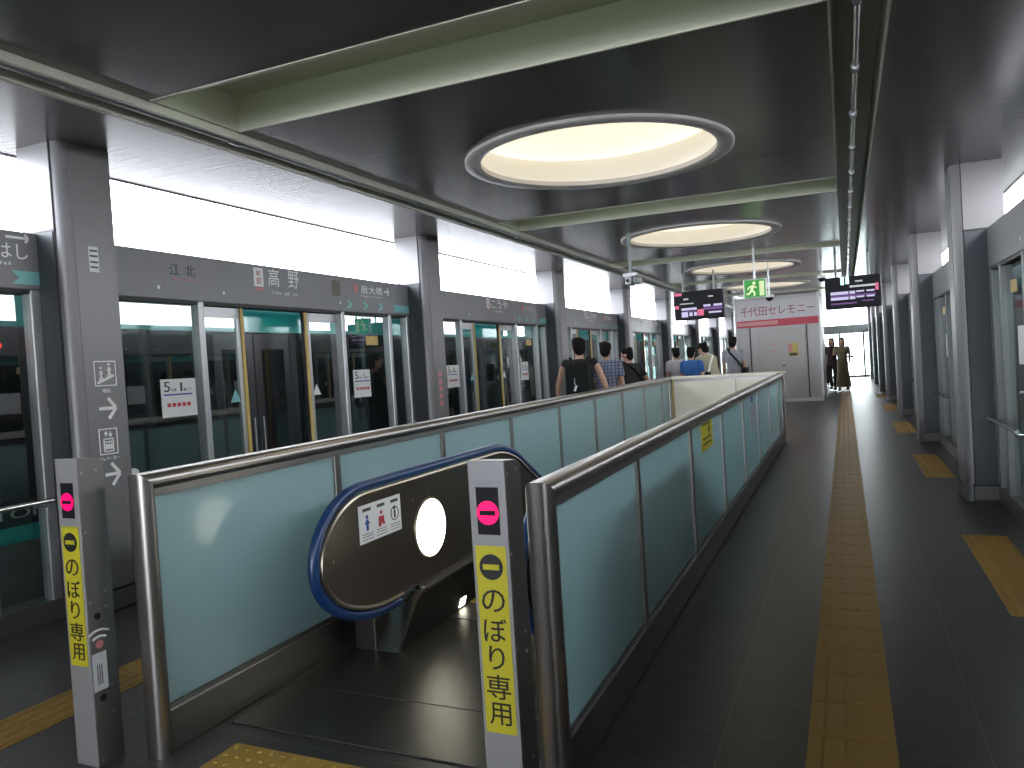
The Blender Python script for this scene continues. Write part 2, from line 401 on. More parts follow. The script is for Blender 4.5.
# ------------------------------------------------------------------ columns
ORD = ['nearest', 'second', 'third', 'fourth', 'fifth', 'sixth', 'seventh', 'eighth']
def column(side, k):
    y0 = C0 + MOD * k; y1 = y0 + 0.37
    s = 1 if side == 'L' else -1                       # direction from column towards the platform
    xf = XL if side == 'L' else XR
    xb = xf - s * 0.40
    zt_ = zc(xf) + 0.03
    lab = 'grey metal platform column, %s' % ((ORD[k] + ' of the row along the escalator side' + (', with stairs and lift signs' if k == 0 else '')) if side == 'L' else ('beside the viewer, before the walkway row' if k == 0 else ORD[k - 1] + ' of the row along the tactile walkway'))
    t = thing('column', lab, 'column', ((xf + xb) / 2, (y0 + y1) / 2, 0), 'columns by the escalator side' if side == 'L' else 'columns by the walkway side')
    tr = 0.075
    bm = new_bm()
    prism(bm, [(xb, y0), (xf - s * tr, y0), (xf - s * tr, y0 + 0.02), (xf - s * 0.02, y0 + tr), (xf, y0 + tr), (xf, y1), (xb, y1)], 'z', 0.16, zt_)
    obj('shaft', bm, m_col, t)
    bm = new_bm()                                       # rounded corner trim
    pts = [(xf - s * tr, y0 + 0.03)] + [(xf - s * (tr - (tr - 0.004) * math.sin(a)), y0 + 0.004 + (tr - 0.004) * (1 - math.cos(a))) for a in [PI / 2 * q / 6 for q in range(7)]] + [(xf - s * 0.03, y0 + tr)]
    prism(bm, pts, 'z', 0.0, zt_); obj('corner_trim', bm, m_trim, t, True)
    zj = 2.55 if side == 'L' else 2.44
    bm = new_bm()
    box(bm, xf - s * (tr + 0.012), HL - 0.0 if side == 'L' else HR, y0 - 0.012, y0 + 0.01, 0.16, zj - 0.01, 0.002)
    obj('casing', bm, m_casing, t)
    bm = new_bm(); box(bm, xf - s * (tr + 0.002), xf - s * (tr + 0.010), y0 - 0.006, y0 + 0.01, 0.16, zt_)
    box(bm, xf - s * tr, xb, y0 - 0.008, y0 + 0.005, zj - 0.008, zj + 0.006)
    obj('joint_strip', bm, m_black, t)
    bm = new_bm()
    prism(bm, [(xb, y0 - 0.01), (xf - s * tr, y0 - 0.01), (xf - s * 0.01, y0 + tr), (xf + s * 0.006, y0 + tr), (xf + s * 0.006, y1 + 0.004), (xb, y1 + 0.004)], 'z', 0.02, 0.14)
    obj('plinth', bm, m_plinth, t)
    bm = new_bm(); prism(bm, [(xb, y0 - 0.004), (xf - s * tr, y0 - 0.004), (xf - s * 0.005, y0 + tr), (xf, y1), (xb, y1)], 'z', 0.0, 0.02)
    prism(bm, [(xb, y0 - 0.004), (xf - s * tr, y0 - 0.004), (xf - s * 0.005, y0 + tr), (xf, y1), (xb, y1)], 'z', 0.14, 0.16)
    obj('plinth_joint', bm, m_black, t)
    return t
colsL = [column('L', k) for k in range(0, 8)]
colsR = [column('R', k) for k in range(0, 8)]  # first walkway column is out of view, added for its effect on the lighting
# signs on the nearest column
xs_ = XL
def sign_square(t, y0, y1, z0, z1, icon):
    bm = new_bm(); w = 0.007
    for a in ((y0, y1, z1 - w, z1), (y0, y1, z0, z0 + w), (y0, y0 + w, z0, z1), (y1 - w, y1, z0, z1)):
        box(bm, xs_, xs_ + 0.002, *a)
    q = lambda u, v: (y0 + u * (y1 - y0), z0 + v * (z1 - z0))
    def seg(a, b, r):
        p0, p1 = Vector(q(*a)), Vector(q(*b)); d = (p1 - p0).normalized(); n_ = Vector((-d.y, d.x)) * r
        prism(bm, [tuple(p0 + n_), tuple(p0 - n_), tuple(p1 - n_), tuple(p1 + n_)], 'x', xs_, xs_ + 0.002)
    def dot(a, r): disc(bm, (xs_, *q(*a)), r, 'x', 0.002, 14)
    if icon == 'stairs':
        seg((.12, .12), (.88, .42), .008)
        for u, v in ((.3, .42), (.68, .56)):
            dot((u, v + .30), .009); seg((u, v + .2), (u, v), .009); seg((u, v), (u - .07, v - .2), .006); seg((u, v), (u + .08, v - .16), .006); seg((u - .08, v + .06), (u + .09, v + .1), .005)
    else:
        for a in (((.25, .12), (.75, .12)), ((.25, .60), (.75, .60)), ((.25, .12), (.25, .60)), ((.75, .12), (.75, .60))): seg(*a, .004)
        for u in (.36, .5, .64): dot((u, .48), .007); seg((u, .40), (u, .20), .008)
        for u, d in ((.38, 1), (.62, -1)):
            seg((u, .68), (u, .88), .004); e = .88 if d > 0 else .68
            seg((u - .08, e - d * .1), (u, e), .004); seg((u + .08, e - d * .1), (u, e), .004)
    obj('pictogram', bm, m_white, t)
def arrow(t, y0, y1, z0, z1, x, name='arrow', mat=None, w=0.011, s=1):
    bm = new_bm(); zm = (z0 + z1) / 2; h = (z1 - z0) / 2
    def seg(a, b):
        p0, p1 = Vector(a), Vector(b); d = (p1 - p0).normalized(); n_ = Vector((-d.y, d.x)) * w
        prism(bm, [tuple(p0 + n_), tuple(p0 - n_), tuple(p1 - n_), tuple(p1 + n_)], 'x', x, x + 0.002 * s)
    seg((y0, zm), (y1, zm)); seg((y1 - h * 0.8, z1), (y1, zm)); seg((y1 - h * 0.8, z0), (y1, zm))
    return obj(name, bm, mat or m_white, t)
c0 = colsL[0]
sign_square(c0, 3.382, 3.545, 1.52, 1.69, 'stairs')
text('階段', m_white, (xs_, 3.435, 1.475), (0, 1, 0), (0, 0, 1), 0.06, 0.028, parent=c0)
arrow(c0, 3.40, 3.525, 1.30, 1.44, xs_)
sign_square(c0, 3.382, 3.52, 1.06, 1.235, 'lift')
text('エレベーター', m_white, (xs_, 3.375, 1.02), (0, 1, 0), (0, 0, 1), 0.15, 0.026, parent=c0)
arrow(c0, 3.41, 3.52, 0.85, 1.0, xs_)
bm = new_bm(); box(bm, xs_, xs_ + 0.006, 3.405, 3.475, 2.285, 2.455)
wp = obj('notice_plate', bm, m_paper, c0)
bm = new_bm()
for z in (2.31, 2.345, 2.385, 2.42): box(bm, xs_ + 0.006, xs_ + 0.007, 3.412, 3.468, z, z + 0.012)
obj('printed_line', bm, m_greyink, wp)
for kk in (1, 2):                                       # faint vertical sign on the next columns
    y0 = C0 + MOD * kk
    bm = new_bm(); box(bm, xs_, xs_ + 0.004, y0 + 0.13, y0 + 0.26, 1.0, 1.52)
    pl = obj('notice_plate', bm, m_header, colsL[kk])
    bm = new_bm()
    for q in range(5): box(bm, xs_ + 0.004, xs_ + 0.006, y0 + 0.155, y0 + 0.235, 1.06 + q * 0.09, 1.115 + q * 0.09)
    obj('printed_line', bm, m_pink if kk == 1 else m_white, pl)

# ------------------------------------------------------------------ platform doors
def door_bay(side, yc, k):
    s = 1 if side == 'L' else -1
    xh = HL if side == 'L' else HR
    zb, zt2 = (2.175, 2.545) if side == 'L' else (2.085, 2.435)
    xg = xh - s * 0.05                                  # glass plane
    y0 = yc - 5.515 + C0 + 0.37; y1 = yc - 5.515 + C0 + MOD
    t = thing('platform_door', '', 'platform doors', (xh - s * 0.1, yc, 0), 'glass platform doors by the train at the escalator' if side == 'L' else 'glass platform doors along the walkway')
    bm = new_bm(); box(bm, xh - s * 0.2, xh, y0 - 0.10 if k >= 0 else y0, y1, zb, zt2, 0.006); hd = obj('header', bm, m_header, t)
    bm = new_bm(); box(bm, xh - s * 0.16, xh - s * 0.01, y0, y1, zb - 0.025, zb); obj('header_lip', bm, m_black, t)
    bm = new_bm(); box(bm, xh - s * 0.18, xh + s * 0.0, y0, yc - 0.41, 0, 0.14); box(bm, xh - s * 0.18, xh, yc + 0.41, y1, 0, 0.14); obj('kick_plate', bm, m_steeld, t)
    for (a, b) in ((y0 + 0.06, yc - 0.97), (yc + 0.99, y1 - 0.46)):
        bm = new_bm(); box(bm, xg - s * 0.012, xg, a, b, 0.14, zb - 0.02); obj('fixed_pane', bm, m_glass, t)
    bm = new_bm(); box(bm, xg - s * 0.012, xg, y1 - 0.40, y1 - 0.07, 0.14, zb - 0.02); obj('fixed_pane', bm, m_glass, t)
    for (a, b) in ((yc - 0.975, yc - 0.91), (yc + 0.93, yc + 0.99), (y1 - 0.46, y1 - 0.40), (y1 - 0.075, y1 - 0.005)):
        bm = new_bm(); box(bm, xh - s * 0.10, xh - s * 0.008, a, b, 0.0, zb, 0.008); obj('post', bm, m_alu if side == 'L' else m_alushade, t)
    bm = new_bm(); box(bm, xh - s * 0.14, xh - s * 0.03, y0, y0 + 0.06, 0.14, zb); obj('side_panel', bm, m_casing, t)
    for d in (-1, 1):                                    # sliding leaves, drawn half open
        a, b = (yc - 0.92, yc - 0.41) if d < 0 else (yc + 0.41, yc + 0.94)
        xl = xg - s * 0.03
        bm = new_bm(); w = 0.055
        box(bm, xl - s * 0.03, xl, a, b, zb - 0.12, zb - 0.03); box(bm, xl - s * 0.03, xl, a, b, 0.03, 0.16)
        if d < 0: box(bm, xl - s * 0.03, xl, b - w - 0.03, b - 0.035, 0.03, zb - 0.03)
        else: box(bm, xl - s * 0.03, xl, a + 0.035, a + w + 0.03, 0.03, zb - 0.03)
        lf = obj('door_leaf', bm, m_alu if side == 'L' else m_alushade, t)
        bm = new_bm(); box(bm, xl - s * 0.022, xl - s * 0.010, a, b, 0.10, zb - 0.08); obj('pane', bm, m_glass, lf)
        e0, e1 = (b - 0.04, b) if d < 0 else (a, a + 0.04)
        bm = new_bm(); box(bm, xl - s * 0.038, xl + s * 0.012, e0, e1, 0.03, zb - 0.02, 0.006); obj('edge_strip', bm, m_edge, lf)
        g0, g1 = (b, b + 0.012) if d < 0 else (a - 0.012, a)
        bm = new_bm(); box(bm, xl - s * 0.03, xl, g0, g1, 0.03, zb - 0.02); obj('rubber_seal', bm, m_black, lf)
        yy = b - 0.14 if d < 0 else a + 0.14              # warning triangle
        bm = new_bm(); prism(bm, [(yy - 0.06, 1.32), (yy + 0.06, 1.32), (yy, 1.43)], 'x', xl - s * 0.011, xl - s * 0.006); obj('warning_sticker', bm, m_tealmark if d < 0 else m_paper, lf)
    # handrail on the far fixed pane
    hz = 0.80 if side == 'L' else 0.76
    bm = new_bm(); xr_ = xh + s * 0.06
    tube(bm, [(xr_, yc + 1.02, hz), (xr_, y1 - 0.06, hz)], 0.017, 10)
    for yy in (yc + 1.06, y1 - 0.12):
        tube(bm, [(xr_, yy, hz), (xr_, yy, hz - 0.03), (xh - s * 0.02, yy, hz - 0.03)], 0.010, 8)
    obj('handrail', bm, m_chrome, t, True)
    # small lamps on the header
    for yy in (yc - 1.36, yc - 0.70, yc + 0.91):
        bm = new_bm(); disc(bm, (xh, yy, zb + 0.085), 0.014, 'x', s * 0.008, 14); obj('indicator_lamp', bm, m_white, hd)
    # notice on the near pane
    bm = new_bm(); box(bm, xg + s * 0.0, xg + s * 0.003, yc - 1.36, yc - 1.02, 1.25, 1.55); obj('notice', bm, m_paper, t)
    bm = new_bm(); box(bm, xg, xg + s * 0.003, yc + 1.12, yc + 1.43, 1.25, 1.55); obj('notice', bm, m_paper, t)
    bm = new_bm(); box(bm, xg, xg + s * 0.003, yc + 1.40, yc + 1.63, 1.82, 1.92); obj('notice', bm, m_edge, t, label='yellow notice')
    bm = new_bm(); disc(bm, (xg, yc - 1.66, 0.87), 0.055, 'x', s * 0.003, 20, 0.6); obj('warning_sticker', bm, m_paper, t)
    return t
def notice_print(t, y, z, side, x):
    """printing on one notice: 5号車 1番ドア, a blue rule, red words"""
    h = children(t, 'notice')[0] if z is None else None
def header_of(t): return [c for c in t.children if c.name.startswith('header') and not c.name.startswith('header_lip')][0]
def notices(t): return [c for c in t.children if c.name.startswith('notice')]
YC = 5.515 - 0.0
protoL = door_bay('L', YC, 0)
protoR = door_bay('R', YC, 0)
baysL = {0: protoL}; baysR = {0: protoR}
for k in (-1, 1, 2, 3, 4, 5, 6, 7):
    c = copy_tree(protoL); c.location.y += MOD * k; baysL[k] = c
for k in (-1, 1, 2, 3, 4, 5, 6, 7):
    c = copy_tree(protoR); c.location.y += MOD * k; baysR[k] = c  # walkway bay before the first is unseen, added to hold back sky light
ordk = {-1: 'at the picture edge beside the near signpost', 0: 'between the nearest two escalator-side columns', 1: 'second bay past the signed column', 2: 'third bay past the signed column, behind the backpack wearer',
        3: 'fourth bay past the signed column', 4: 'fifth bay past the signed column', 5: 'sixth bay past the signed column', 6: 'seventh bay past the signed column', 7: 'last bay before the glazed platform end'}
for k, t in baysL.items(): t['label'] = 'half-open glass platform doors with grey header, ' + ordk[k]
ordr = {-1: 'beside the viewer, before the walkway row', 0: 'nearest visible bay on the walkway side', 1: 'second bay on the walkway side', 2: 'third bay on the walkway side', 3: 'fourth bay on the walkway side', 4: 'fifth bay on the walkway side', 5: 'sixth bay on the walkway side', 6: 'seventh bay on the walkway side', 7: 'end bay on the walkway side'}
for k, t in baysR.items(): t['label'] = 'glass platform doors with chrome rail and grey header, ' + ordr[k]
UX, UZ = (0, 1, 0), (0, 0, 1)
def hrect(hd, y0, y1, z0, z1, mat, name='sign_patch'):
    bm = new_bm(); box(bm, HL, HL + 0.003, y0, y1, z0, z1); return obj(name, bm, mat, hd)
def chevron(hd, y0, y1, z0, z1):
    bm = new_bm(); zm = (z0 + z1) / 2
    prism(bm, [(y0, z1), ((y0 + y1) / 2, z1), (y1, zm), ((y0 + y1) / 2, z0), (y0, z0), ((y0 + y1) / 2, zm)], 'x', HL, HL + 0.003)
    obj('chevron', bm, m_tealmark, hd)
def teal_strip(hd, y0, y1):
    bm = new_bm(); prism(bm, [(y0, 2.29), (y1, 2.29), (y1, 2.205), (y0, 2.205), (y0 + 0.05, 2.248)], 'x', HL, HL + 0.003); obj('arrow_band', bm, m_tealmark, hd)
def number_box(hd, y0, y1, z0, z1, mat=None):
    b = hrect(hd, y0, y1, z0, z1, mat or m_paper, 'number_plate')
    b2 = hrect(hd, y0, y1, z0 - 0.03, z0 - 0.01, m_pink, 'number_rule')
    text('NT', m_redink, (HL + 0.003, y0 + (y1 - y0) * .3, z0 + (z1 - z0) * .58), UX, UZ, (y1 - y0) * .4, (z1 - z0) * .25, parent=hd)
    text('07', m_redink, (HL + 0.003, y0 + (y1 - y0) * .28, z0 + (z1 - z0) * .12), UX, UZ, (y1 - y0) * .5, (z1 - z0) * .36, parent=hd)
# nearest full bay
hd = header_of(baysL[0])
text('江', m_greyink, (HL, 4.28, 2.37), UX, UZ, .095, .09, parent=hd); text('北', m_greyink, (HL, 4.43, 2.37), UX, UZ, .095, .09, parent=hd)
text('Kohoku', m_pink, (HL, 4.30, 2.33), UX, UZ, .22, .02, parent=hd)
number_box(hd, 5.19, 5.31, 2.345, 2.515)
text('高', m_white, (HL, 5.375, 2.36), UX, UZ, .145, .165, parent=hd); text('野', m_white, (HL, 5.645, 2.36), UX, UZ, .15, .165, parent=hd)
text('Koya', m_white, (HL, 5.41, 2.285), UX, UZ, .13, .038, parent=hd); text('高野', m_white, (HL, 5.58, 2.285), UX, UZ, .08, .034, parent=hd); text('고야', m_white, (HL, 5.69, 2.285), UX, UZ, .08, .034, parent=hd)
hrect(hd, 6.31, 6.44, 2.33, 2.49, m_balu, 'number_plate')
hrect(hd, 6.68, 6.75, 2.385, 2.475, m_pink, 'number_plate')
text('扇大橋', m_white, (HL, 6.81, 2.385), UX, UZ, .42, .09, parent=hd)
arrow(hd, 7.26, 7.36, 2.39, 2.47, HL, w=0.009)
text('Ogi-ohashi', m_white, (HL, 6.80, 2.345), UX, UZ, .42, .022, parent=hd)
for y in (6.53, 6.82, 7.11): chevron(hd, y, y + 0.11, 2.21, 2.295)
teal_strip(hd, 7.42, 7.785)
# bay at the picture edge
hd = header_of(baysL[-1])
text('おうぎおおはし', m_white, (HL, 2.42, 2.365), UX, UZ, .745, .105, parent=hd)
text('Ogi-ohashi', m_white, (HL, 2.55, 2.315), UX, UZ, .50, .03, parent=hd)
arrow(hd, 3.03, 3.175, 2.475, 2.53, HL, w=0.008)
teal_strip(hd, 3.05, 3.23)
# next bays
for k in (1, 2, 3):
    hd = header_of(baysL[k]); o = MOD * k
    number_box(hd, 5.40 + o, 5.50 + o, 2.37, 2.52)
    text('こうや', m_white, (HL, 5.56 + o, 2.38), UX, UZ, .60, .13, parent=hd)
    text('Koya', m_white, (HL, 5.70 + o, 2.32), UX, UZ, .26, .03, parent=hd)
    hrect(hd, 6.70 + o, 6.78 + o, 2.39, 2.48, m_pink, 'number_plate')
    text('おうぎおおはし', m_white, (HL, 6.82 + o, 2.39), UX, UZ, .50, .09, parent=hd)
    for y in (6.53, 6.82, 7.11): chevron(hd, y + o, y + o + 0.11, 2.21, 2.295)
    teal_strip(hd, 7.42 + o, 7.785 + o)
# printing on the door notices
for k in (-1, 0, 1, 2):
    xg = HL - 0.05 + 0.003; o = MOD * k
    for n_, (y, txt) in zip(notices(baysL[k]), ((4.155, '1'), (6.635, '4'))):
        n0 = n_
        text('5', m_ink, (xg, y + o + .03, 1.45), UX, UZ, .055, .08, parent=n0); text('号車', m_greyink, (xg, y + o + .095, 1.45), UX, UZ, .05, .026, parent=n0)
        text(txt, m_ink, (xg, y + o + .185, 1.45), UX, UZ, .018, .07, parent=n0); text('番ドア', m_greyink, (xg, y + o + .215, 1.45), UX, UZ, .08, .026, parent=n0)
        bm = new_bm(); box(bm, xg, xg + .001, y + o + .02, y + o + .30, 1.42, 1.432); obj('printed_line', bm, m_blueink, n0)
        bm = new_bm()
        for q in range(5): box(bm, xg, xg + .001, y + o + .05 + q * .048, y + o + .085 + q * .048, 1.33, 1.36)
        obj('printed_line', bm, m_redink, n0)

# ------------------------------------------------------------------ trains beyond the doors
def train(side):
    s = 1 if side == 'L' else -1
    x = -5.17 if side == 'L' else 1.56
    xb = x - s * 2.4; zr_ = 2.55 if side == 'L' else 2.64  # walkway train's roof raised to trim the sky reflected in the opposite glass
    t = thing('train', 'dark-windowed train with teal roof band %s' % ('stopped behind the platform doors by the escalator' if side == 'L' else 'behind the platform doors on the walkway side'), 'train', ((x + xb) / 2, 16, -0.9))
    bm = new_bm()
    prism(bm, [(x, -0.3), (x, 2.28), (x - s * 0.25, zr_), (xb + s * 0.25, zr_), (xb, 2.28), (xb, -0.3)], 'y', -4, 37.5)
    obj('body', bm, m_body, t)
    bm = new_bm(); prism(bm, [(x + s * 0.004, 2.30), (x - s * 0.24, zr_ + 0.012), (xb + s * 0.24, zr_ + 0.012), (xb - s * 0.004, 2.30)], 'y', -4, 37.5); obj('roof', bm, m_troof, t)
    bm = new_bm(); box(bm, x - s * 0.1, x + s * 0.006, -4, 37.5, 1.965, 2.30); obj('roof_band', bm, m_teal, t)
    bm = new_bm(); box(bm, x - s * 0.1, x + s * 0.005, -4, 37.5, 0.50, 0.61); obj('waist_stripe', bm, m_teal, t)
    bm = new_bm(); box(bm, x - s * 0.1, x + s * 0.003, -4, 37.5, 0.61, 1.965); obj('window_band', bm, m_window, t)
    bm = new_bm(); box(bm, x - s * 0.05, x - s * 2.35, -4, 37.5, -0.9, -0.3); obj('underframe', bm, m_black, t)
    for k in range(-1, 8):
        yc = YC + MOD * k
        for d in (-1, 1):
            bm = new_bm(); box(bm, x - s * 0.05, x + s * 0.010, yc + d * 0.005, yc + d * 0.50, -0.1, 1.955, 0.01)
            dr = obj('door', bm, m_door, t)
            bm = new_bm(); box(bm, x + s * 0.004, x + s * 0.014, yc + d * 0.10, yc + d * 0.41, 0.75, 1.80, 0.004)
            obj('door_window', bm, m_window, dr)
            bm = new_bm(); tube(bm, [(x + s * 0.02, yc + d * 0.06, 0.80), (x + s * 0.02, yc + d * 0.06, 1.15)], 0.008, 8); obj('grip', bm, m_alu, dr)
        bm = new_bm(); box(bm, x - s * 0.02, x + s * 0.012, yc - 1.73, yc - 1.64, 1.955 - 1.4, 1.965); obj('window_pillar', bm, m_body, t)
    return t
tl = train('L'); tr_ = train('R')
text('NIPPORI-TONERI LINER', m_white, (-5.165, 2.30, 0.662), UX, UZ, 1.92, 0.068, parent=tl)
bm = new_bm(); box(bm, -5.168, -5.145, 2.99, 3.17, 1.82, 1.85, 0.004); obj('side_lamp', bm, m_redlamp, tl)

# ------------------------------------------------------------------ escalator fences
def stad(cx, w, z0, z1, n=8):
    """rounded handrail section around x = cx"""
    r = (z1 - z0) / 2; zm = (z0 + z1) / 2; a = w / 2 - r
    return [(cx + a + r * math.cos(q), zm + r * math.sin(q)) for q in [-PI / 2 + PI * i / n for i in range(n + 1)]] + [(cx - a - r * math.cos(q), zm - r * math.sin(q)) for q in [-PI / 2 + PI * i / n for i in range(n + 1)]]
FE = 12.5
def fence(side):
    if side == 'L': x, y0, zt_, ms, lab = -2.60, 2.10, 1.145, [3.35 + 1.22 * i for i in range(8)], 'frosted teal glass fence with steel rail, between the escalator and the train doors'
    else: x, y0, zt_, ms, lab = -0.965, 2.33, 1.085, [3.53 + 1.355 * i for i in range(7)], 'frosted teal glass fence with steel rail, between the escalator and the tactile walkway'
    t = thing('glass_fence', lab, 'fence', (x, y0, 0), 'glass fences around the escalator')
    ys_ = y0 - 0.035
    sec = stad(x, 0.105, zt_ - 0.07, zt_)
    bm = new_bm()
    A = [bm.verts.new((px_, ys_ + (zt_ - pz), pz)) for px_, pz in sec]; B = [bm.verts.new((px_, FE + 0.03, pz)) for px_, pz in sec]
    fs = [bm.faces.new(A), bm.faces.new(B[::-1])] + [bm.faces.new((A[i], B[i], B[(i + 1) % len(A)], A[(i + 1) % len(A)])) for i in range(len(A))]
    bmesh.ops.recalc_face_normals(bm, faces=fs); obj('rail', bm, m_steel, t, True)
    bm = new_bm(); box(bm, x - 0.025, x + 0.025, y0 + 0.03, FE, zt_ - 0.10, zt_ - 0.065); obj('rail_web', bm, m_steeld, t)
    sec = stad(x, 0.105, y0 - 0.035, y0 + 0.035)
    bm = new_bm()
    A = [bm.verts.new((px_, py_, 0)) for px_, py_ in sec]; B = [bm.verts.new((px_, py_, zt_ - (py_ - ys_))) for px_, py_ in sec]
    fs = [bm.faces.new(A), bm.faces.new(B[::-1])] + [bm.faces.new((A[i], B[i], B[(i + 1) % len(A)], A[(i + 1) % len(A)])) for i in range(len(A))]
    bmesh.ops.recalc_face_normals(bm, faces=fs); obj('post', bm, m_steel, t, True)
    bm = new_bm(); prism(bm, stad(x, 0.09, FE - 0.035, FE + 0.02), 'z', 0, zt_ - 0.07); obj('post', bm, m_steel, t, True)
    ends = [y0 + 0.035] + ms + [FE - 0.03]
    for i in range(len(ends) - 1):
        a = ends[i] + (0.012 if i == 0 else 0.022); b = ends[i + 1] - (0.012 if i == len(ends) - 2 else 0.022)
        bm = new_bm(); box(bm, x - 0.012, x + 0.012, a, b, 0.19, zt_ - 0.09, 0.003); obj('glass_panel', bm, m_frosted, t)
    for y in ms:
        bm = new_bm(); box(bm, x - 0.026, x + 0.026, y - 0.026, y + 0.026, 0.0, zt_ - 0.07, 0.004); obj('mullion', bm, m_steeld, t)
    bm = new_bm(); box(bm, x - 0.03, x + 0.03, y0 + 0.03, FE, 0.0, 0.17, 0.004); box(bm, x - 0.018, x + 0.018, y0 + 0.03, FE, 0.17, 0.19)
    obj('kick_plate', bm, m_steeld, t)
    return t
fL = fence('L'); fR = fence('R')
# stickers on the walkway fence
xs2 = -0.953
bm = new_bm(); box(bm, xs2, xs2 + 0.003, 5.30, 5.78, 0.78, 1.04); st = obj('yellow_notice', bm, m_yellow, fR, label='yellow notice')
bm = new_bm()
for z in (0.82, 0.86, 0.96): box(bm, xs2 + .003, xs2 + .004, 5.36, 5.70, z, z + .012)
disc(bm, (xs2 + .003, 5.62, 0.92), 0.03, 'x', 0.001, 16); obj('printed_line', bm, m_ink, st)
bm = new_bm(); disc(bm, (xs2, 8.45, 0.955), 0.09, 'x', 0.003, 24, 0.6); obj('blue_sticker', bm, m_blueink, fR, label='small blue sticker')
bm = new_bm(); box(bm, xs2, xs2 + 0.003, 8.2, 8.7, 0.62, 0.88); obj('notice', bm, P('pale_notice', (0.40, 0.40, 0.48), 0.4), fR)
fL.rotation_euler.z = 0.0135; fR.rotation_euler.x = 0.003
# end barrier
t = thing('end_barrier', 'cream panelled barrier with a pale ledge closing the far end of the escalator well', 'barrier', (-1.78, FE + 0.1, 0))
bm = new_bm(); box(bm, -2.80, -0.90, FE + 0.05, FE + 0.34, 1.095, 1.135, 0.006); obj('ledge', bm, m_offwhite, t)
for a, b in ((-2.66, -1.66), (-1.645, -1.03)):
    bm = new_bm(); box(bm, a, b, FE + 0.05, FE + 0.09, -0.4, 1.05, 0.003); obj('panel', bm, m_offwhite, t)
bm = new_bm(); box(bm, -2.66, -1.03, FE + 0.06, FE + 0.09, 1.05, 1.095); box(bm, -1.66, -1.645, FE + 0.06, FE + 0.09, -0.2, 1.05); obj('joint_strip', bm, m_steeld, t)
bm = new_bm(); box(bm, -2.685, -2.66, FE + 0.05, FE + 0.09, 0.0, 1.09); obj('corner_strip', bm, m_edge, t)
bm = new_bm(); box(bm, -2.78, -0.92, FE + 0.12, FE + 0.32, 0, 1.095); obj('back_panel', bm, m_offwhite, t)
# walls of the well
bm = new_bm(); box(bm, WX0 - 0.02, WX0, WY0, WY1, -4.5, -0.01); struct('wall_left', bm, m_steeld)
bm = new_bm(); box(bm, WX1, WX1 + 0.02, WY0, WY1, -4.5, -0.01); struct('wall_right', bm, m_steeld)
bm = new_bm(); box(bm, WX0, WX1, WY1, WY1 + 0.02, -4.5, -0.01); struct('wall_back', bm, m_offwhite)

# ------------------------------------------------------------------ escalator
BXL, BXR = -2.30, -1.25
esc = thing('escalator', 'descending escalator with blue handrails and brown steel sides inside the glass fences', 'escalator', (-1.775, 4.0, 0))
RC, ZM = 0.34, 0.574                       # half height of the newel, its centre height
YF = 2.74                                  # front of the newel
YT = 4.95                                  # where the handrail tips over
SL = math.tan(math.radians(30))
def outline(r, zbot_end, yend, tail=9.0):
    """path of the handrail: from under the newel, round it, along the top and down the incline"""
    d = RC - r
    pts = [(zbot_end, ZM - r)]
    for i in range(15):                                # lower, longer curve
        a = PI / 2 * i / 14
        pts.append((YF + 0.60 - (0.60 - d) * math.sin(a), ZM - r * math.cos(a)))
    for i in range(1, 15):                             # upper, tighter curve
        a = PI / 2 * i / 14
        pts.append((YF + 0.42 - (0.42 - d) * math.cos(a), ZM + r * math.sin(a)))
    n = 10; R2 = 1.0
    for i in range(n + 1):
        a = math.radians(30) * i / n
        pts.append((YT - 0.27 + (R2 + r - RC) * math.sin(a), ZM + r - (R2 + r - RC) * (1 - math.cos(a))))
    y, z = pts[-1]; pts.append((tail, z - (tail - y) * SL))
    return pts
def smooth_line(pts, x):
    return [(x, a, b) for a, b in pts]
